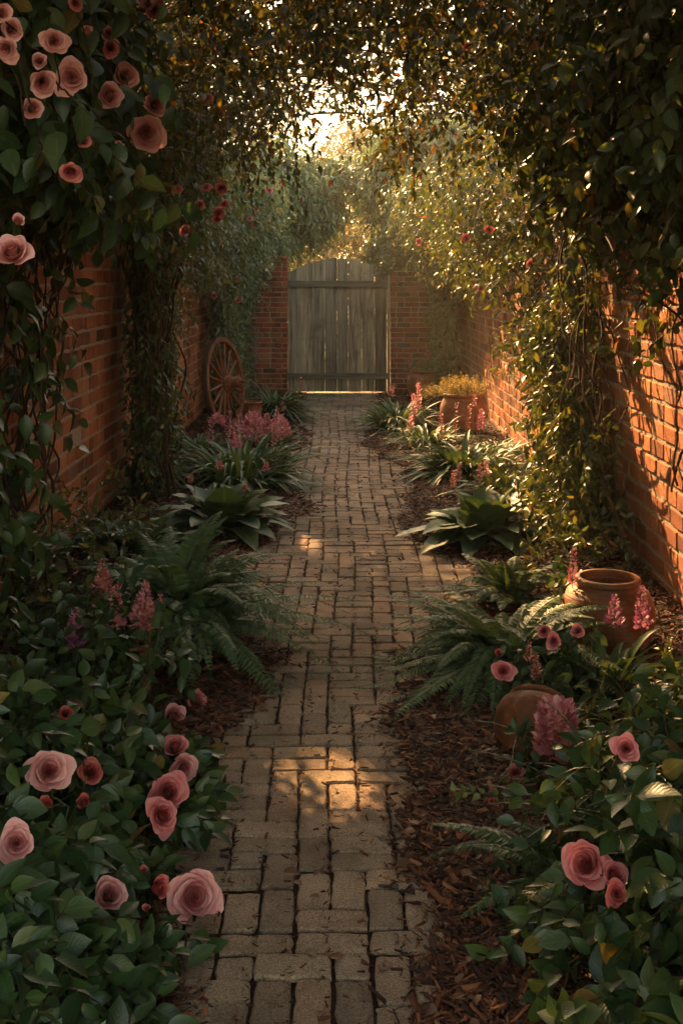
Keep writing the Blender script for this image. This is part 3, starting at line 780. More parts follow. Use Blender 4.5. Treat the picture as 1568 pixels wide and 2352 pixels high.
# --- climbing rose, upper left
root = thing('climbing_rose', 'climbing rose with large pale pink blooms over the top of the left wall', 'rose', (-1.4, 4.4, 1.9))
gl, gt_, gs = Geo(), Geo(), Geo()
for k in range(16):
    vine_stem(gs, [(-1.6, 5 + rn() * .6, 1.2), (-1.5, 4.8 + rn() * .7, 2.0), (-1.2, 4.5 + rn() * .8, 2.6 + rn() * .2), (-.9, 4.2 + rn() * .8, 2.9)], ru(.005, .012), 40, .04)
O, H, B_ = 'open', 'half', 'bud'
pp, pk, rd = 'rose_pale', 'rose_pink', 'rose_red'
spec = [(127, 95, 60, O, pp, .2, 0), (166, 178, 74, O, pp, 0, 0), (337, 305, 84, O, pp, .1, -.1), (289, 175, 52, H, pp, .4, .1), (253, 220, 54, H, pp, .5, .2), (357, 240, 48, H, pp, .6, 0),
        (99, 190, 54, H, pp, .1, -.3), (75, 250, 44, H, pp, .6, -.2), (92, 140, 32, H, pp, 0, .3), (15, 112, 58, O, pp, -.3, -.3), (28, 68, 44, H, pp, .3, 0), (200, 75, 30, B_, pp, 0, .8),
        (257, 110, 44, O, pk, .5, 0), (252, 78, 32, H, pp, .3, .3), (355, 20, 44, O, pk, .2, -.1), (340, 10, 30, H, pp, 0, .4), (165, 395, 44, H, pk, .1, -.5), (275, 338, 26, B_, pp, .1, .9),
        (192, 325, 30, H, pk, .4, .2), (42, 510, 34, B_, pp, .3, .4), (30, 580, 74, H, pp, -.2, .5), (175, 8, 30, H, pk, 0, -.4), (5, 30, 40, H, pp, .4, 0)]
def top_surf(px, py): return min(4.5, 2600 * .74 / (785 - px) - .1)
rose_set(root, spec, top_surf, gs)
for k, (px, py, sz) in enumerate([(475, 430, 24), (510, 432, 26), (460, 470, 22), (503, 490, 26), (500, 503, 22), (428, 530, 26), (408, 435, 22), (477, 230, 28), (516, 468, 20)]):
    yy = 6.4; ps = P(px, py, yy); place_rose(root, ps, sz / FPX * yy, unit(np.array([.3 * rn(), -1, .3 + .3 * rn()])), 'half' if k % 2 else 'open', 'rose_pink', k)
n = 1350
y = ru(2.9, 6.6, n); pr = ru(.02, .86, n) * np.clip((6.6 - y) / 2.2, .4, 1); z = ru(2.0, 3.2, n)
z = np.where((pr > .4) | (y > 5.2), np.maximum(z, 2.2), z)
p = np.stack([-WX + pr, y, z], 1)
d = np.stack([np.abs(rn(n)) * .6, rn(n) * .6 - .25, rn(n) * .5 - .2], 1)
sprays(gl, gt_, p, d, ru(.15, .42, n), 9, .088, T_ROSE, .4, .75, (.5, -.5, .4), (0, 0, -.4), .5, .0026, False)
CLEAR.clear()
gl.build('foliage', M['rose_leaf'], root); gt_.build('twigs', M['twig'], root); gs.build('stems', M['bark'], root)

# --- small blossoms on the vines
for sx, lab, lst in ((1, 'sprinkle of small red and orange blossoms on the right vine', [(1123, 527, 20, 8.4), (1217, 605, 18, 7.6), (1070, 545, 20, 9), (1074, 106, 20, 6), (1105, 662, 16, 9), (963, 555, 14, 12)]),
                     (-1, 'sprinkle of tiny orange and pink blossoms on the far left vine', [(620, 437, 14, 12.5), (577, 438, 14, 11.5), (590, 480, 13, 12.5), (583, 517, 13, 12.5), (575, 503, 12, 12), (548, 640, 12, 12.6), (548, 690, 12, 12.6), (493, 680, 14, 10.5)])):
    r2 = thing('vine_blossoms', lab, 'flowers', P(lst[0][0], lst[0][1], lst[0][3]))
    for k, (px, py, sz, yy) in enumerate(lst):
        place_rose(r2, P(px, py, yy), sz / FPX * yy, unit(np.array([.4 * rn() - .3 * sx, -1, .3])), 'open', 'rose_red' if k % 3 != 1 else 'rose_pink', k)

CLEAR.clear()
# ------------------------------------------------------------------ rose bushes at the front
def sm(a, b, x): t_ = np.clip((x - a) / (b - a), 0, 1); return t_ * t_ * (3 - 2 * t_)
def zl(x, y):                                            # top of the left bush
    return .62 * sm(-.36, -1.0, x) * sm(4.25, 3.5, y) * (.86 + .14 * np.sin(x * 7 + y * 5)) * sm(-1.9, -1.5, x)
def zr(x, y):
    e = .40 + .50 * sm(3.0, 3.7, y)
    return .56 * sm(e - .03, e + .45, x) * sm(4.4, 3.7, y) * (.86 + .14 * np.sin(x * 6 - y * 5))
def surf_of(zf, lo=0.03):
    def f(px, py):
        for y in np.arange(1.9, 6, .02):
            p_ = P(px, py, y)
            if p_[2] < max(zf(p_[0], p_[1]) + .03, lo): return y - .02
        return 4.2
    return f
def bush(zf, xr, yr, n, L, nl, size, mat, tpl, root, gs_name='stems', zlo=.25, face=(0, -.35, .55), sel=None):
    gl, gt_ = Geo(), Geo()
    x = ru(xr[0], xr[1], n); y = ru(yr[0], yr[1], n); zt = zf(x, y)
    k = zt > .05
    if sel is not None: k &= sel(x, y)
    x, y, zt = x[k], y[k], zt[k]
    z = zt * (zlo + (1 - zlo) * ru(0, 1, len(x)) ** .6)
    p = np.stack([x, y, z], 1)
    d = np.stack([rn(len(x)) * .6 - np.sign(x) * .3, rn(len(x)) * .6 - .2, np.abs(rn(len(x))) * .4], 1)
    sprays(gl, gt_, p, d, ru(.5, 1.2, len(x)) * L, nl, size, tpl, .45, .8, face, (0, -.1, -.15), .45, .0022, False)
    gl.build('foliage', M[mat], root); gt_.build('twigs', M['twig'], root)

rb = thing('rose_bush', 'large dark leaved rose bush with pink blooms at the front left of the path', 'rose bush', (-.9, 3.0, 0))
gs = Geo()
sl_ = surf_of(zl)
spec = [(115, 1770, 96, O, pp, .2, .1), (40, 1935, 80, O, pp, .1, 0), (447, 2060, 116, O, pp, .1, -.1), (252, 2057, 66, H, pp, .3, .3), (390, 1818, 86, O, pk, .4, .2), (376, 1872, 74, O, pk, .7, .1),
        (422, 1765, 66, O, pp, .5, -.4), (403, 1716, 50, H, pk, 0, .9), (400, 1648, 52, H, pp, .6, -.2), (452, 1608, 42, H, pk, .8, .2), (207, 1773, 50, H, rd, .2, .3), (360, 2040, 54, B_, rd, .9, .1),
        (108, 1850, 34, B_, rd, 0, .7), (195, 1845, 36, B_, rd, -.2, .6), (152, 1640, 30, H, rd, 0, .6), (325, 1585, 36, B_, pk, .8, .3), (338, 2088, 20, B_, pk, 0, .5), (305, 1590, 20, B_, rd, .2, .9), (330, 2000, 22, B_, pk, .2, .6)]
rose_set(rb, spec, sl_, gs)
bush(zl, (-1.75, -.40), (2.0, 4.2), 1700, .16, 8, .070, 'rose_leaf', T_ROSE, rb)
CLEAR.clear()
for k in range(30):
    b0 = np.array([ru(-1.4, -.7), ru(2.5, 3.7), 0]); vine_stem(gs, [b0, b0 + np.array([ru(-.1, .2), ru(-.2, .2), .2]), b0 + np.array([ru(-.2, .25), ru(-.3, .2), .36])], .005, 16, .015)
gs.build('stems', M['stem'], rb)

rb2 = thing('rose_bush', 'low rose bush with pink blooms and fine tangled leaves at the front right', 'rose bush', (1.0, 3.0, 0))
gs = Geo()
sr_ = surf_of(zr)
spec = [(1345, 1985, 104, O, pk, -.35, .15), (1417, 2052, 50, O, rd, .1, .1), (1410, 2010, 56, H, pk, .5, .3), (1438, 1718, 58, O, pk, .1, .1), (1185, 1775, 36, H, pk, .1, .6)]
rose_set(rb2, spec, sr_, gs)
bush(zr, (.42, 1.7), (1.9, 4.3), 680, .2, 8, .064, 'rose_leaf', T_ROSE, rb2)
gs.build('stems', M['stem'], rb2)
rb3 = thing('rose_bush', 'thin rose plant with small salmon blooms between the right fern and the open pot', 'rose bush', (.95, 4.4, 0))
gs, gl, gt_ = Geo(), Geo(), Geo()
for k, (px, py, sz, kd, col, yy) in enumerate([(1156, 1541, 48, O, pk, 4.15), (1272, 1472, 34, O, pk, 4.4), (1250, 1450, 26, H, pk, 4.45), (1326, 1450, 28, H, pk, 4.4), (1146, 1500, 18, B_, rd, 4.2), (1130, 1840, 16, B_, rd, 3.5), (1210, 1600, 18, B_, rd, 4.1), (1205, 1620, 16, B_, rd, 4.1)]):
    ps = P(px, py, yy); place_rose(rb3, ps, sz / FPX * yy, unit(np.array([-.4 + .3 * rn(), -1, .5])), kd, col, k)
    b0 = np.array([.98 + .1 * rn(), 4.45, .02]); vine_stem(gs, [b0, b0 * .5 + ps * .5 + np.array([0, .05, .08]), ps], .003, 18, .008)
    n = 7; pq = b0 + (ps - b0) * ru(.35, .95, n, 1) + np.array([0, .03, .03])
    sprays(gl, gt_, pq, rn(n, 3), .1, 5, .055, T_ROSE, .3, .8, (0, -.4, .6), (0, 0, -.2), .4, .0018, False)
gl.build('foliage', M['rose_leaf'], rb3); gs.build('stems', M['stem'], rb3); gt_.build('twigs', M['twig'], rb3)

# ------------------------------------------------------------------ flower spikes
def spike_geo(g, base, top, w0, n, ps, tpl=T_PETAL, tip=.25, ws=1.1, k=.75):
    base = np.array(base); ax = top - base; H_ = np.linalg.norm(ax); ax = ax / H_
    a = unit(np.cross(ax, [.2, .9, .3])); b = np.cross(ax, a)
    t_ = (np.arange(n) + ru(0, 1, n)) / n; ph = np.arange(n) * 2.4 + ru(-.4, .4, n)
    rad = w0 * (1 - (1 - tip) * t_ ** 1.3) * np.minimum(1, .55 + t_ * 4)
    dr = np.cos(ph)[:, None] * a + np.sin(ph)[:, None] * b
    p = base + ax * (H_ * t_)[:, None] + dr * (rad * (1.1 - k))[:, None]
    scatter(g, tpl, p, dr * 1.0 + ax * ru(-.3, .7, n)[:, None] + rn(n, 3) * .25, ax + dr * -.3 + rn(n, 3) * .3, np.maximum(ps * .45, rad * k) * ru(.75, 1.2, n), ws)
def spike_plant(label, base, spikes, leafspec=None, cat='flowering plant', name='flowering_plant', group=None):
    """spikes: (px, py_top, py_bot, width px, depth, mat, petals)"""
    root = thing(name, label, cat, base, group)
    gs = Geo()
    for (px, y0, y1, wd, yy, mt, n) in spikes:
        tp = P(px + rn() * 2, y0, yy); bt = P(px, y1, yy)
        g = Geo(); spike_geo(g, bt, tp, wd / 2 / FPX * yy, n, .02 * yy / 4, tip=.8 if n > 200 else .25, ws=1.2 if n > 200 else 1.1, k=.48 if n > 200 else .75)
        g.build('flower_spike', M[mt], root)
        b0 = np.array([base[0] * .55 + bt[0] * .45, base[1] * .6 + yy * .4, .02])
        vine_stem(gs, [b0, b0 * .4 + bt * .6, bt, bt * .3 + tp * .7], .0028 if yy < 7 else .004, 16, .004)
    gs.build('stem', M['stem'], root)
    if leafspec: leafspec(root)
    return root
def small_leaves(pts, n, L, nl, size, mat='rose_leaf', tpl=T_ROSE, spread=(.2, .2, .15)):
    def f(root):
        gl, gt_ = Geo(), Geo()
        p = np.array(pts)[None] + rn(n, 3) * np.array(spread); p[:, 2] = np.maximum(.03, p[:, 2])
        d = rn(n, 3) + np.array([0, -.2, .4])
        sprays(gl, gt_, p, d, L, nl, size, tpl, .35, .8, (0, -.4, .6), (0, 0, -.1), .45, .002, False)
        gl.build('foliage', M[mat], root); gt_.build('twigs', M['twig'], root)
    return f
def blades(root, base, n, L, wid, mat='strap_leaf', rise=(.5, 1.35), droop=(.35, .8), prof=None, fold=.35, wave=0., seg=9, arc=(0, 6.283), rb=.06):
    g = Geo()
    for k in range(n):
        az = arc[0] + (arc[1] - arc[0]) * (k + ru(0, 1)) / n
        b0 = np.array(base) + np.array([math.cos(az), math.sin(az), 0]) * ru(0, rb)
        rr = ru(*rise)
        blade(g, b0, az + ru(-.3, .3), L * ru(.65, 1.15), wid * ru(.75, 1.2), rr, ru(*droop), seg, fold, prof, wave, ru(-.1, .1))
    g.build('leaves', M[mat], root)

spike_plant('rosy pink flower spikes on tall stems beside the left fern', (-.80, 4.45, 0),
            [(240, 1285, 1365, 52, 4.5, 'spike_rosy', 95), (225, 1330, 1375, 34, 4.5, 'spike_rosy', 45), (265, 1345, 1440, 62, 4.35, 'spike_pink', 110), (278, 1340, 1370, 28, 4.35, 'spike_pink', 40), (335, 1335, 1430, 56, 4.3, 'spike_pink', 110), (318, 1370, 1440, 52, 4.3, 'spike_pink', 90), (350, 1380, 1445, 60, 4.25, 'spike_rosy', 90), (372, 1365, 1390, 26, 4.3, 'spike_pink', 36)],
            small_leaves((-.93, 4.45, .22), 50, .15, 7, .06, spread=(.14, .12, .11)))
spike_plant('single purple mauve flower spike above the left rose bush', (-1.02, 4.1, 0), [(177, 1400, 1490, 66, 4.2, 'spike_mauve', 130)],
            small_leaves((-1.05, 4.2, .28), 60, .16, 7, .065, spread=(.2, .12, .12)))
spike_plant('one big pink flower head with many narrow petals before the tipped pot', (.78, 3.55, 0), [(1278, 1618, 1738, 104, 3.55, 'spike_pink', 480)], small_leaves((.85, 3.6, .06), 14, .12, 6, .06, spread=(.1, .1, .03)))
spike_plant('mauve pink flower spikes in front of the wide open pot', (1.12, 4.5, 0),
            [(1412, 1365, 1440, 50, 4.55, 'spike_mauve', 95), (1476, 1345, 1445, 52, 4.65, 'spike_mauve', 110), (1232, 1505, 1560, 34, 4.2, 'spike_rosy', 60), (1214, 1475, 1520, 28, 4.25, 'spike_rosy', 45)],
            lambda r: blades(r, (1.05, 4.5, 0), 34, .42, .026, 'hosta_leaf', (.7, 1.4), (.2, .6)))
spike_plant('slender pink flower spike standing left of the wide open pot', (1.06, 5.1, 0), [(1314, 1258, 1345, 34, 5.0, 'spike_pink', 90)], small_leaves((1.05, 5.15, .2), 12, .12, 6, .05, spread=(.06, .06, .1)))
# far clumps with pink plumes
def mk_liriope(base, n, L, wid):
    return lambda r: blades(r, base, n, L, wid, 'strap_leaf')
lr = []
for k in range(15):
    px = ru(475, 675); lr.append((px, 945 + ru(-15, 40) - (px < 560) * -10, 985 + ru(5, 45), ru(20, 34), 9.7 + ru(-.5, .8), 'spike_pink' if k % 2 else 'spike_rosy', 60))
for (px, a, b, w_, yy) in ((500, 950, 972, 46, 9.9), (582, 945, 985, 60, 10.2), (615, 950, 1000, 44, 10), (648, 955, 1005, 56, 9.8), (545, 1000, 1030, 30, 9), (505, 1060, 1078, 26, 8.4), (612, 1065, 1080, 20, 8.3)):
    lr.append((px, a, b, w_, yy, 'spike_pink', 90))
spike_plant('bushy clump of strap leaves crowded with pale pink flower plumes below the wheel', (-.82, 9.3, 0), lr,
            lambda r: (blades(r, (-.82, 9.3, 0), 230, .70, .019, 'strap_leaf', (.45, 1.4), (.35, .8), rb=.3), blades(r, (-.95, 9.0, 0), 46, .5, .045, 'hosta_leaf', (.4, 1.2), (.3, .7), rb=.3)))
spike_plant('arching strap leaf clump beside the path at the left of the gate', (-.78, 13.5, 0), [(690, 868, 900, 9, 14, 'spike_rosy', 25), (652, 925, 945, 10, 13, 'spike_rosy', 25)], mk_liriope((-.78, 13.5, 0), 210, .74, .018))
spike_plant('arching strap leaf clump with tall pink plumes right of the path near the gate', (.66, 12.6, 0),
            [(950, 905, 965, 22, 12.2, 'spike_pink', 90), (962, 880, 940, 18, 12.3, 'spike_pink', 80), (943, 955, 1000, 26, 11.8, 'spike_pink', 90), (898, 885, 910, 18, 12.8, 'spike_rosy', 40)],
            lambda r: (blades(r, (.60, 12.5, 0), 220, .60, .018, rb=.2), blades(r, (.66, 13.8, 0), 110, .34, .015, rb=.2), blades(r, (.85, 11.3, 0), 90, .55, .02, rb=.2)))
spike_plant('broad strap leaf clump with thin pink spikes in front of the yellow flower pot', (1.05, 9.7, 0),
            [(1015, 950, 1005, 20, 9.9, 'spike_rosy', 60), (1045, 925, 995, 9, 10.2, 'spike_rosy', 34), (1075, 930, 990, 8, 10.2, 'spike_rosy', 26), (1105, 940, 985, 24, 10.1, 'spike_mauve', 80), (1090, 905, 935, 6, 10.4, 'spike_rosy', 20)],
            lambda r: (blades(r, (1.05, 9.6, 0), 170, .60, .030, 'strap_leaf', (.4, 1.35), (.35, .8), rb=.25)))
spike_plant('four short dusky pink spikes behind the right hosta', (1.0, 7.8, 0),
            [(1040, 1080, 1120, 18, 8.0, 'spike_rosy', 60), (1052, 1062, 1105, 18, 8.1, 'spike_rosy', 60), (1104, 1065, 1110, 18, 8.0, 'spike_pink', 60), (1118, 1058, 1095, 18, 8.1, 'spike_pink', 60)])
spike_plant('two coral red flower buds standing above the left hosta', (-.82, 7.6, 0), [(440, 1092, 1108, 16, 7.5, 'spike_rosy', 60), (565, 1112, 1130, 16, 7.3, 'spike_rosy', 60)])
spike_plant('green leafy plant with pink spikes growing in the pot nearest the gate', (1.12, 15.6, .39), [(942, 828, 870, 9, 15.3, 'spike_rosy', 40), (981, 800, 835, 9, 15.6, 'spike_rosy', 40), (964, 860, 900, 9, 15.1, 'spike_rosy', 36)],
            lambda r: small_leaves((1.12, 15.6, .47), 50, .13, 8, .04, 'ivy_leaf', T_LOW, (.11, .11, .03))(r))
for (x, y, n_, L_, w_, lb) in ((-1.25, 6.75, 90, .46, .040, 'dark broad strap leaf plant between the left fern and the vine column'), (-1.35, 10.7, 110, .32, .018, 'narrow strap leaf clump against the left wall just before the wagon wheel'),
                           (1.42, 10.5, 90, .28, .020, 'strap leaf clump tucked against the right wall before the yellow flower pot'), (1.25, 8.3, 90, .50, .036, 'dark strap leaf plant against the right wall behind the right hosta'), (-.70, 11.3, 100, .30, .015, 'small grassy clump at the left path edge in front of the wheel')):
    r_ = thing('strap_leaf_plant', lb, 'plant', (x, y, 0), 'leafy clumps filling the beds')
    blades(r_, (x, y, .02), n_, L_, w_, 'strap_leaf' if w_ < .03 else 'hosta_leaf', (.4, 1.4), (.3, .75), rb=.16)
root = thing('yellow_flower_plant', 'mound of tiny yellow flowers growing in the round terracotta pot', 'flowering plant', (1.285, 12.0, .44))
gl, gt_ = Geo(), Geo(); n = 260
p = np.array([1.285, 12, .45]) + np.stack([rn(n) * .1, rn(n) * .1, 0 * rn(n)], 1); d = np.stack([rn(n) * .4, rn(n) * .4, np.abs(rn(n)) + .7], 1)
sprays(gl, gt_, p, d, ru(.12, .27, n), 16, .019, T_LOW, .2, .9, (0, -.4, .6), (0, 0, .1), .6, .0016, False)
p = np.array([1.2, 11.95, .45]) + np.stack([rn(40) * .05 - .08, rn(40) * .1, 0 * rn(40)], 1)
sprays(gl, gt_, p, np.stack([-.6 + .3 * rn(40), rn(40) * .3, .5 + .2 * rn(40)], 1), .3, 14, .016, T_LOW, .5, .9, (0, -.4, .6), (0, 0, .1), .6, .0016, False)
gl.build('flowers', M['yellow_flower'], root); gt_.build('stems', M['stem'], root)
root = thing('trailing_plant', 'small dry trailing plant growing in the pot beside the wagon wheel', 'plant', (-1.03, 13, .25))
small_leaves((-1.03, 13, .26), 22, .1, 7, .03, 'dry_leaf', T_LOW, (.06, .06, .01))(root)

# ------------------------------------------------------------------ hostas
def hosta(label, base, L, n, wid):
    root = thing('hosta', label, 'hosta', base)
    pr = lambda t: np.where(t < .22, .10 + .5 * t, np.maximum(.02, np.sin(PI * np.clip((t - .05) / .95, 0, 1) ** .8)) ** .75)
    g = Geo()
    for k in range(n):
        fr = (k + .5) / n; az = k * 2.39996 + ru(-.2, .2)
        rise = 1.38 - 1.0 * fr ** .8 + ru(-.1, .1); ll = L * (.75 + .35 * fr) * ru(.85, 1.12)
        blade(g, np.array(base) + np.array([0, 0, .02]), az, ll, wid * ru(.8, 1.2), rise, (.10 + .34 * fr + ru(0, .12)), 12, .22, pr, .10, ru(-.08, .08))
    o = g.build('leaves', M['hosta_leaf'], root)
    return root
hosta('big hosta with broad dark green leaves at the left edge of the path', (-.77, 7.45, 0), .48, 46, .105)
hosta('big hosta with broad dark green leaves at the right edge of the path', (.92, 7.15, 0), .50, 48, .115)

# ------------------------------------------------------------------ ferns
def fern(label, base, n, L, arc=(0, 6.283), rise=(.35, 1.3), width=.085, name='fern', mat='fern_leaf'):
    root = thing(name, label, 'fern', base)
    g, gr = Geo(), Geo()
    for k in range(n):
        az = arc[0] + (arc[1] - arc[0]) * (k + ru(0, 1)) / n
        ll = L * ru(.7, 1.15); rr = ru(*rise); dr = ru(.35, .85)
        t_ = np.linspace(0, 1, 10)
        o = np.array([math.cos(az), math.sin(az), 0]); sd = np.array([-math.sin(az), math.cos(az), 0])
        b0 = np.array(base) + o * ru(.0, .07)
        cur = lambda t: b0 + o * (ll * (t * math.cos(rr) + .22 * t * t))[:, None] + np.array([0, 0, 1]) * (ll * (t * math.sin(rr) - dr * t ** 2.1))[:, None] + sd * (.12 * ll * math.sin(k * 2.1) * t * t)[:, None]
        c = cur(t_); c[:, 2] = np.maximum(c[:, 2], .012 + .02 * ru(0, 1)); tube(gr, c, np.linspace(.0028, .0008, 10), 4, False)
        m_ = 44
        tp = np.linspace(.10, .995, m_); c = cur(tp); c[:, 2] = np.maximum(c[:, 2], .015)
        tn = unit(np.gradient(c, axis=0)); nrm = unit(np.cross(tn, sd)); nrm = nrm * np.sign(nrm[:, 2:3] + 1e-6)
        pl = width * np.minimum(1, (tp - .02) * 5) ** .7 * (1 - tp ** 1.8) ** .8 * ru(.85, 1.1) + .004
        for s in (-1, 1):
            d = sd[None] * s * .9 + tn * .45 + nrm * (-.12) + rn(m_, 3) * .06
            scatter(g, T_FRONDLET, c, d, nrm + rn(m_, 3) * .15, pl, np.clip(.022 / np.maximum(pl, .006), .5, 2.2))
    g.build('fronds', M[mat], root); gr.build('frond_stalks', M['stem'], root)
T_FRONDLET = leaf_tpl(4, lambda t: [0, .24, .22, .12][int(round(t * 4))], .2, .12)
fern('large arching fern spilling over the mulch on the left of the path', (-.74, 5.05, .07), 140, .74, rise=(.6, 1.5), width=.095)
fern('broad dark fern on the right side of the path before the open pot', (.70, 4.8, .05), 120, .56, rise=(.3, 1.15), width=.065)
fern('small fern with upright fronds behind the dark right fern', (.86, 5.75, .03), 34, .44, rise=(.7, 1.4), width=.07)

# ------------------------------------------------------------------ fillers on the right and left beds
root = thing('grassy_plant', 'mass of thin dark grassy leaves at the right of the path', 'plant', (.95, 3.3, 0))
g = Geo()
for k in range(420):
    b0 = np.array([ru(.72, 1.6), ru(2.5, 4.2), 0]); b0[2] = zr(b0[0], b0[1]) * ru(.2, .7)
    blade(g, b0, ru(1.7, 5.0) if rs.rand() < .8 else ru(0, 6.28), ru(.22, .46), ru(.003, .0065), ru(.3, 1.2), ru(.3, .8), 7, .3, None, 0, ru(-.15, .15))
g.build('leaves', M['grass_leaf'], root)
fern('low leafy plant with toothed leaves hanging over the mulch at the lower right', (.64, 3.05, .05), 11, .36, (1.9, 4.6), (.4, 1.0), .06, 'leafy_plant', 'rose_leaf')
root = thing('shrub', 'glossy broad leaved shrub in the bottom right corner', 'shrub', (.82, 2.35, 0))
gl, gt_ = Geo(), Geo(); n = 95
p = np.stack([ru(.52, 1.25, n), ru(1.95, 2.8, n), ru(.06, .42, n)], 1); p[:, 2] *= np.clip((p[:, 0] - .38) / .3, .25, 1)
sprays(gl, gt_, p, np.stack([rn(n) * .6 - .2, rn(n) * .6 - .1, np.abs(rn(n)) * .5], 1), .12, 7, .092, T_ROSE, .4, .9, (0, -.3, .7), (0, -.1, -.1), .35, .003, False)
gl.build('foliage', M['rose_leaf'], root); gt_.build('twigs', M['twig'], root)
root = thing('lime_flower_plant', 'tall plant with pale lime green seed heads at the right edge', 'plant', (1.15, 3.5, 0))
gs, g = Geo(), Geo()
for (px, py, yy) in ((1480, 1600, 3.7), (1435, 1650, 3.6), (1545, 1560, 3.8), (1510, 1880, 3.0), (1545, 1960, 2.9), (1375, 1580, 3.8), (1555, 1760, 3.3), (1530, 1480, 4.2)):
    tp = P(px, py, yy); b0 = np.array([tp[0] - .05, tp[1] + .12, .02])
    vine_stem(gs, [b0, (b0 + tp) / 2 + rn(3) * .02, tp], .003, 14, .006)
    spike_geo(g, tp - np.array([0, 0, .09]), tp + np.array([.01, 0, .03]), .028, 90, .02)
    n = 5; sprays(g, None, b0 + (tp - b0) * ru(.4, .95, n, 1), rn(n, 3), .08, 4, .045, T_MID, .3, .8, gaps=False)
g.build('seed_heads', M['lime_leaf'], root); gs.build('stem', M['stem'], root)
root = thing('lime_sprig', 'lime green leafy sprig reaching over the mulch from the right', 'plant', P(1120, 1815, 3.45))
gl, gt_ = Geo(), Geo()
a0 = P(1200, 1840, 3.5); a1 = P(1040, 1800, 3.45)
sprays(gl, gt_, [a0, a0 + np.array([.0, .03, -.01])], [a1 - a0, P(1150, 1750, 3.6) - a0], [np.linalg.norm(a1 - a0), .1], 14, .032, T_IVY, .1, .9, (0, -.3, .8), (0, 0, .1), .3, .002, False)
gl.build('foliage', M['lime_leaf'], root); gt_.build('twigs', M['stem'], root)
root = thing('wall_shrub', 'sparse scrubby plant at the foot of the left wall behind the fern', 'shrub', (-1.35, 5.9, 0))
gl, gt_ = Geo(), Geo(); n = 120
p = np.stack([ru(-1.6, -1.05, n), ru(4.7, 6.6, n), ru(.03, .5, n)], 1)
sprays(gl, gt_, p, np.stack([rn(n) * .5 + .2, rn(n) * .5, .5 + .4 * rn(n)], 1), ru(.1, .3, n), 8, .048, T_MID, .3, .8, (.3, -.4, .5), (0, 0, -.2), .5, .0024, False)
gl.build('foliage', M['vine_leaf'], root); gt_.build('twigs', M['twig'], root)
root = thing('wall_shrub', 'dark leafy plant filling the bed below the vine column on the right', 'shrub', (1.3, 6.6, 0))
gl, gt_ = Geo(), Geo(); n = 170
p = np.stack([ru(1.0, 1.6, n), ru(6.0, 8.6, n), ru(.03, .32, n)], 1)
sprays(gl, gt_, p, np.stack([rn(n) * .5 - .2, rn(n) * .5, .4 + .4 * rn(n)], 1), ru(.1, .26, n), 9, .055, T_MID, .35, .8, (-.3, -.4, .5), (0, 0, -.2), .5, .0024, False)
gl.build('foliage', M['vine_leaf'], root); gt_.build('twigs', M['twig'], root)

# ------------------------------------------------------------------ mulch and fallen leaves
def redge(y):                                            # inner edge of the mulch, right
    pts = [(0, .15), (2.3, .17), (2.8, .24), (3.3, .24), (4.0, .22), (4.5, .22), (5.0, .32), (5.5, .55), (6.2, .8), (6.8, .75), (7.3, .45), (7.8, .42), (8.4, .50), (9.2, .6), (10, .58), (10.6, .40), (11.5, .24), (12.2, .32), (13, .5), (17, .55)]
    a = np.array(pts); return np.interp(y, a[:, 0], a[:, 1]) + .035 * np.sin(y * 7) + .02 * np.sin(y * 17 + 1)
def ledge(y):
    pts = [(0, -.25), (2.3, -.36), (2.65, -.38), (2.8, -.55), (3.9, -.60), (4.2, -.50), (4.5, -.32), (5.0, -.28), (5.4, -.42), (5.8, -.56), (6.8, -.58), (7.6, -.48), (8.2, -.22), (8.8, -.34), (9.6, -.55), (10.6, -.55), (11.4, -.38), (12.2, -.36), (13, -.5), (17, -.58)]
    a = np.array(pts); return np.interp(y, a[:, 0], a[:, 1]) + .035 * np.sin(y * 6 + 2) + .02 * np.sin(y * 15)
g = Geo()
n = 125000
y = 1.6 + 15 * ru(0, 1, n) ** 1.7; sx = np.where(rs.rand(n) < .5, -1, 1)
e = np.where(sx > 0, redge(y), -ledge(y))
u_ = ru(0, 1, n) ** 1.3
off = -.05 * np.abs(rn(n)) * (rs.rand(n) < .35) + ru(0, 1, n) ** 1.6 * (1.66 - e)
x = sx * (e + off)
mound = np.clip(off / .16, 0, 1) * .030
z = np.maximum(bed_z(x, y), .001) + .004 + mound * ru(.4, 1.1, n)
# some litter in the joints and over the bricks
n2 = 9000
y2 = 1.7 + 12 * ru(0, 1, n2) ** 1.8; x2 = ru(-.75, .85, n2)
jit_x = np.round((x2 - x0) / cw) * cw + x0 + rn(n2) * .006
x2 = np.where(rs.rand(n2) < .82, jit_x, x2)
sz2 = .5
x = np.concatenate([x, x2]); y = np.concatenate([y, y2]); z = np.concatenate([z, np.full(n2, .005)])
N_ = len(x)
az = ru(0, 6.28, N_); d = np.stack([np.cos(az), np.sin(az), rn(N_) * .28], 1)
nr = np.stack([rn(N_) * .7, rn(N_) * .7, np.ones(N_)], 1)
ln = np.where(rs.rand(N_) < .85, ru(.018, .042, N_), ru(.034, .065, N_)); ln[n:] *= .6
v = np.array([[-.5, 0, 0], [.5, .08, .1], [.42, 1, .1], [-.35, .9, 0], [0, .5, .28]])
tp = (v * np.array([.32, 1, .3]), np.array([[0, 1, 4], [1, 2, 4], [2, 3, 4], [3, 0, 4]]), np.zeros((0, 4), int), np.zeros((5, 2)))
scatter(g, tp, np.stack([x, y, z], 1), d, nr, ln, ru(.4, 1.1, N_))
tag(g.build('mulch', M['mulch'], smooth=False), 'reddish brown bark mulch heaped along both sides of the brick path', 'mulch', kind='stuff')
g = Geo(); n = 380
y = 1.9 + 3.0 * ru(0, 1, n) ** 1.5; sx = np.where(rs.rand(n) < .35, -1, 1); e = np.where(sx > 0, redge(y), -ledge(y))
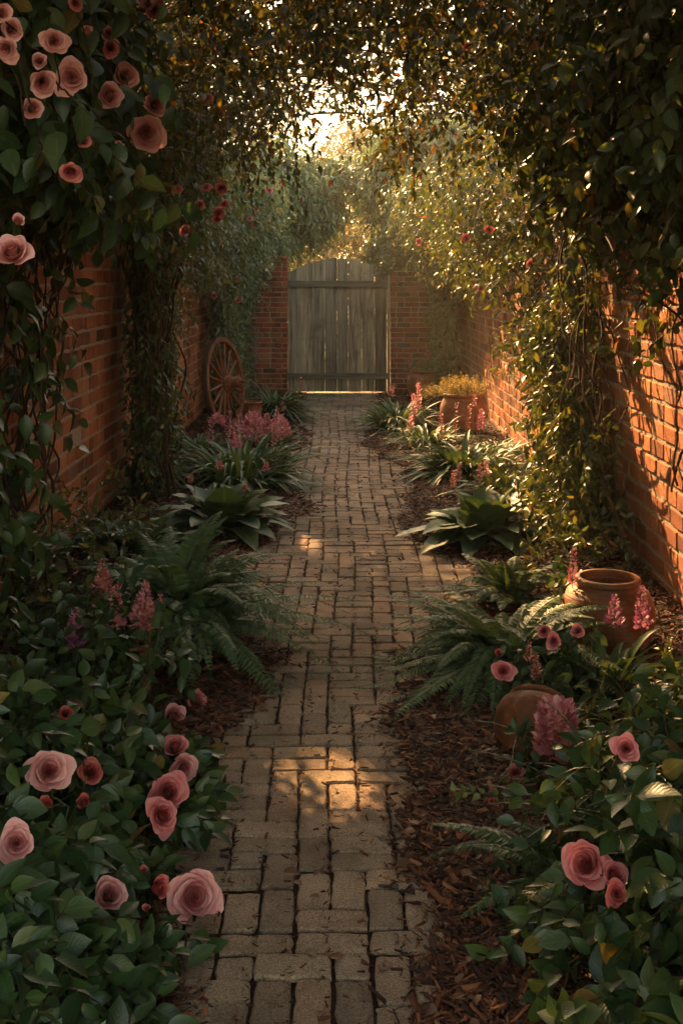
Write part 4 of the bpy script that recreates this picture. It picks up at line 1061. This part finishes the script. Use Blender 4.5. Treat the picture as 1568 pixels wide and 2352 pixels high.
x = sx * (e + ru(-.02, .45, n)); az = ru(0, 6.28, n)
scatter(g, T_ROSE, np.stack([x, y, .035 + ru(0, .02, n)], 1), np.stack([np.cos(az), np.sin(az), rn(n) * .3], 1), np.stack([rn(n) * .5, rn(n) * .5, np.ones(n)], 1), ru(.022, .052, n), ru(.7, 1.2, n))
tag(g.build('leaf_litter', M['dry_leaf']), 'curled dry brown leaves scattered over the mulch near the viewer', 'dead leaves', kind='stuff')
def fallen(px, py, sz, label, az, group=None):
    b = G(px, py, .006); g = Geo()
    scatter(g, T_ROSE, np.array([b]), np.array([[math.cos(az), math.sin(az), .12]]), np.array([[.2, -.2, 1.0]]), sz, 1.2)
    tag(g.build('fallen_leaf', M['dry_leaf'], at=b), label, 'leaf', group)
fallen(905, 1995, .075, 'large tan dry leaf lying on the right edge bricks of the path', .1)
fallen(825, 1293, .09, 'dark curled dry leaf alone in the middle of the path', .4)
fallen(650, 2005, .05, 'small curled brown leaf on the bricks right of the largest pink rose', 0.0)
for k in range(16):
    py = ru(1350, 2300); px = ru(660, 900)
    fallen(px, py, ru(.02, .04), 'small scrap of dry brown leaf lying on the path bricks', ru(0, 6.28), 'leaf scraps on the path')

# ------------------------------------------------------------------ trees beyond the walls
def tree(name, label, base, trunk, tr, centre, rad, n, L, nl, size, mat, tpl, droop=.4, limbs=8, shell=.55, group=None, flat=1.0):
    root = thing(name, label, 'tree', base, group)
    gl, gt_, gs = Geo(), Geo(), Geo()
    c = np.array(centre, float); rad = np.array(rad, float)
    b = np.array(base, float); tp = np.array([b[0] * .4 + c[0] * .6, b[1] * .4 + c[1] * .6, c[2]])
    vine_stem(gs, [b, b * .6 + tp * .4 + rn(3) * .08, tp], tr, 24, tr * .5)
    for k in range(limbs):
        d = unit(rn(3) + np.array([0, 0, .3])); st_ = b + (tp - b) * ru(.5, 1)
        vine_stem(gs, [st_, st_ * .5 + (c + d * rad * .6) * .5 + np.array([0, 0, .1]), c + d * rad * .85], tr * ru(.25, .5), 24, tr * .6)
    # clumps make the crown uneven
    nc = max(8, n // 45)
    cc = unit(rn(nc, 3)) * ru(.45, 1.0, nc, 1); ci = rs.randint(0, nc, n)
    p = c + (cc[ci] + rn(n, 3) * .17) * rad
    d = unit(p - c) + rn(n, 3) * .5
    sprays(gl, gt_, p, d, ru(.6, 1.2, n) * L, nl, size, tpl, droop, .7, (0, -.3, .6), (0, 0, -.45), .45, .004, True, 2)
    gl.build('crown', M[mat], root); gt_.build('twigs', M['twig'], root); gs.build('trunk', M['bark'], root)
tree('weeping_tree', 'rounded blue green tree hanging over the left wall beside the gate', (-2.6, 19, 0), None, .14, (-1.05, 18.0, 2.92), (1.02, 1.0, .68), 2600, .34, 12, .15, 'tree_leaf_blue', T_NARROW, .6)
tree('weeping_tree', 'dark blue green tree leaning in above the right wall near the gate', (2.6, 18.5, 0), None, .14, (1.35, 18.0, 3.35), (1.0, 1.0, .9), 2200, .34, 12, .15, 'tree_leaf_blue', T_NARROW, .6)
tree('bush', 'low grey green bush spilling over the wall right of the gate', (1.25, 17.4, 0), None, .05, (1.15, 17.05, 2.0), (.70, .5, .30), 1300, .2, 10, .075, 'tree_leaf_blue', T_LOW, .5)
bgt = [(-3.4, 27, 5.2, 2.6, 2.3), (1.6, 30, 4.0, 2.2, 2.4), (4.2, 27, 5.5, 2.6, 3.0), (-.4, 38, 4.2, 2.8, 2.6), (3.2, 40, 5.5, 3.2, 3.4), (-4.5, 40, 7, 3.6, 4.4), (.8, 46, 6.5, 4.0, 4.0), (-2.5, 52, 8.0, 4.5, 5.0)]
labs = ['hazy golden tree beyond the gate, behind the left blue green tree', 'golden tree with bare branches seen just above the gate on its right', 'tall hazy tree beyond the right wall', 'distant pale tree seen straight above the gate', 'distant hazy tree right of the gate top', 'distant tall tree far behind the left wall', 'faint tall tree in the haze above the gate arch', 'faintest tree in the haze left of the gate arch']
for (x, y, zc, rx, rz), lb in zip(bgt, labs):
    tree('hazy_tree', lb, (x, y, 0), None, .16, (x, y, zc), (rx, rx * .8, rz), 480, .7, 9, .17, 'tree_leaf_gold', T_LOW, .3, 14, group='trees beyond the gate')
for (x, y, zc, rx, rz), lb in zip([(.35, 24, 1.75, 1.5, 1.3), (-1.6, 26, 1.9, 1.5, 1.4), (2.2, 25, 2.0, 1.5, 1.5), (.9, 33, 2.6, 2.4, 1.8)], ['low olive shrub just behind the arched gate', 'low olive shrub behind the capped brick pier', 'olive shrub behind the bush on the right gate wall', 'broad pale shrub farther back behind the gate']):
    tree('hazy_shrub', lb, (x, y, 0), None, .05, (x, y, zc), (rx, rx * .7, rz), 620, .45, 9, .13, 'tree_leaf_gold', T_LOW, .3, 6, group='shrubs beyond the gate')
root = thing('bare_branch', 'bare dark branch reaching across the sky above the gate', 'branch', (-.2, 19.5, 3.3))
g = Geo(); vine_stem(g, [P(700, 400, 19.5), P(790, 393, 19.3), P(835, 405, 19.2), P(900, 395, 19.4)], .022, 30, .015); vine_stem(g, [P(790, 393, 19.3), P(815, 430, 19.2), P(810, 470, 19.2)], .014, 20, .02)
g.build('limb', M['bark'], root)
for (x, y, zc, lb) in ((-3.7, 15.6, 6.6, 'tall dark tree added behind the far part of the left wall to block the sun'), (-3.9, 20.5, 6.8, 'tall dark tree added left of the gate behind the weeping tree to block the sun')):
    tree('sun_blocking_tree', lb, (x, y, 0), None, .2, (x, y, zc), (1.6, 2.2, 1.7), 1500, .5, 12, .14, 'vine_leaf', T_LOW, .4, 10, group='trees behind the walls')  # tall crowns added to keep direct sun off the path
for k, (x, y, lb) in enumerate(((-3.3, 5.0, 'dark tree behind the climbing rose on the left wall'), (-3.4, 9.5, 'dark tree behind the left wall above the vine column'), (3.3, 4.6, 'dark tree behind the nearest part of the right wall'), (3.4, 9.0, 'dark tree behind the right wall above the vine column'))):
    tree('garden_tree', lb, (x, y, 0), None, .13, (x, y, 3.6 if y < 12 else 3.1), (1.6, 2.4, 1.5) if y < 12 else (1.2, 1.8, 1.0), 520 if y < 12 else 300, .5, 10, .13, 'vine_leaf', T_LOW, .4, 8, group='trees behind the walls')

# ------------------------------------------------------------------ warm evening haze
g = Geo(); box(g, (0, 25, 8.5), (45, 55, 10.2))
m, t = newmat('haze')
v_ = nd(t, 'VolumePrincipled'); v_.inputs['Density'].default_value = 0.0021; v_.inputs['Color'].default_value = (1.0, .90, .72, 1); v_.inputs['Anisotropy'].default_value = .35
o_ = nd(t, 'OutputMaterial'); lk(t, v_.outputs[0], o_.inputs['Volume'])
hz = g.build('haze', m); hz['kind'] = 'stuff'; hz['label'] = 'faint warm evening haze filling the garden'; hz['category'] = 'haze'
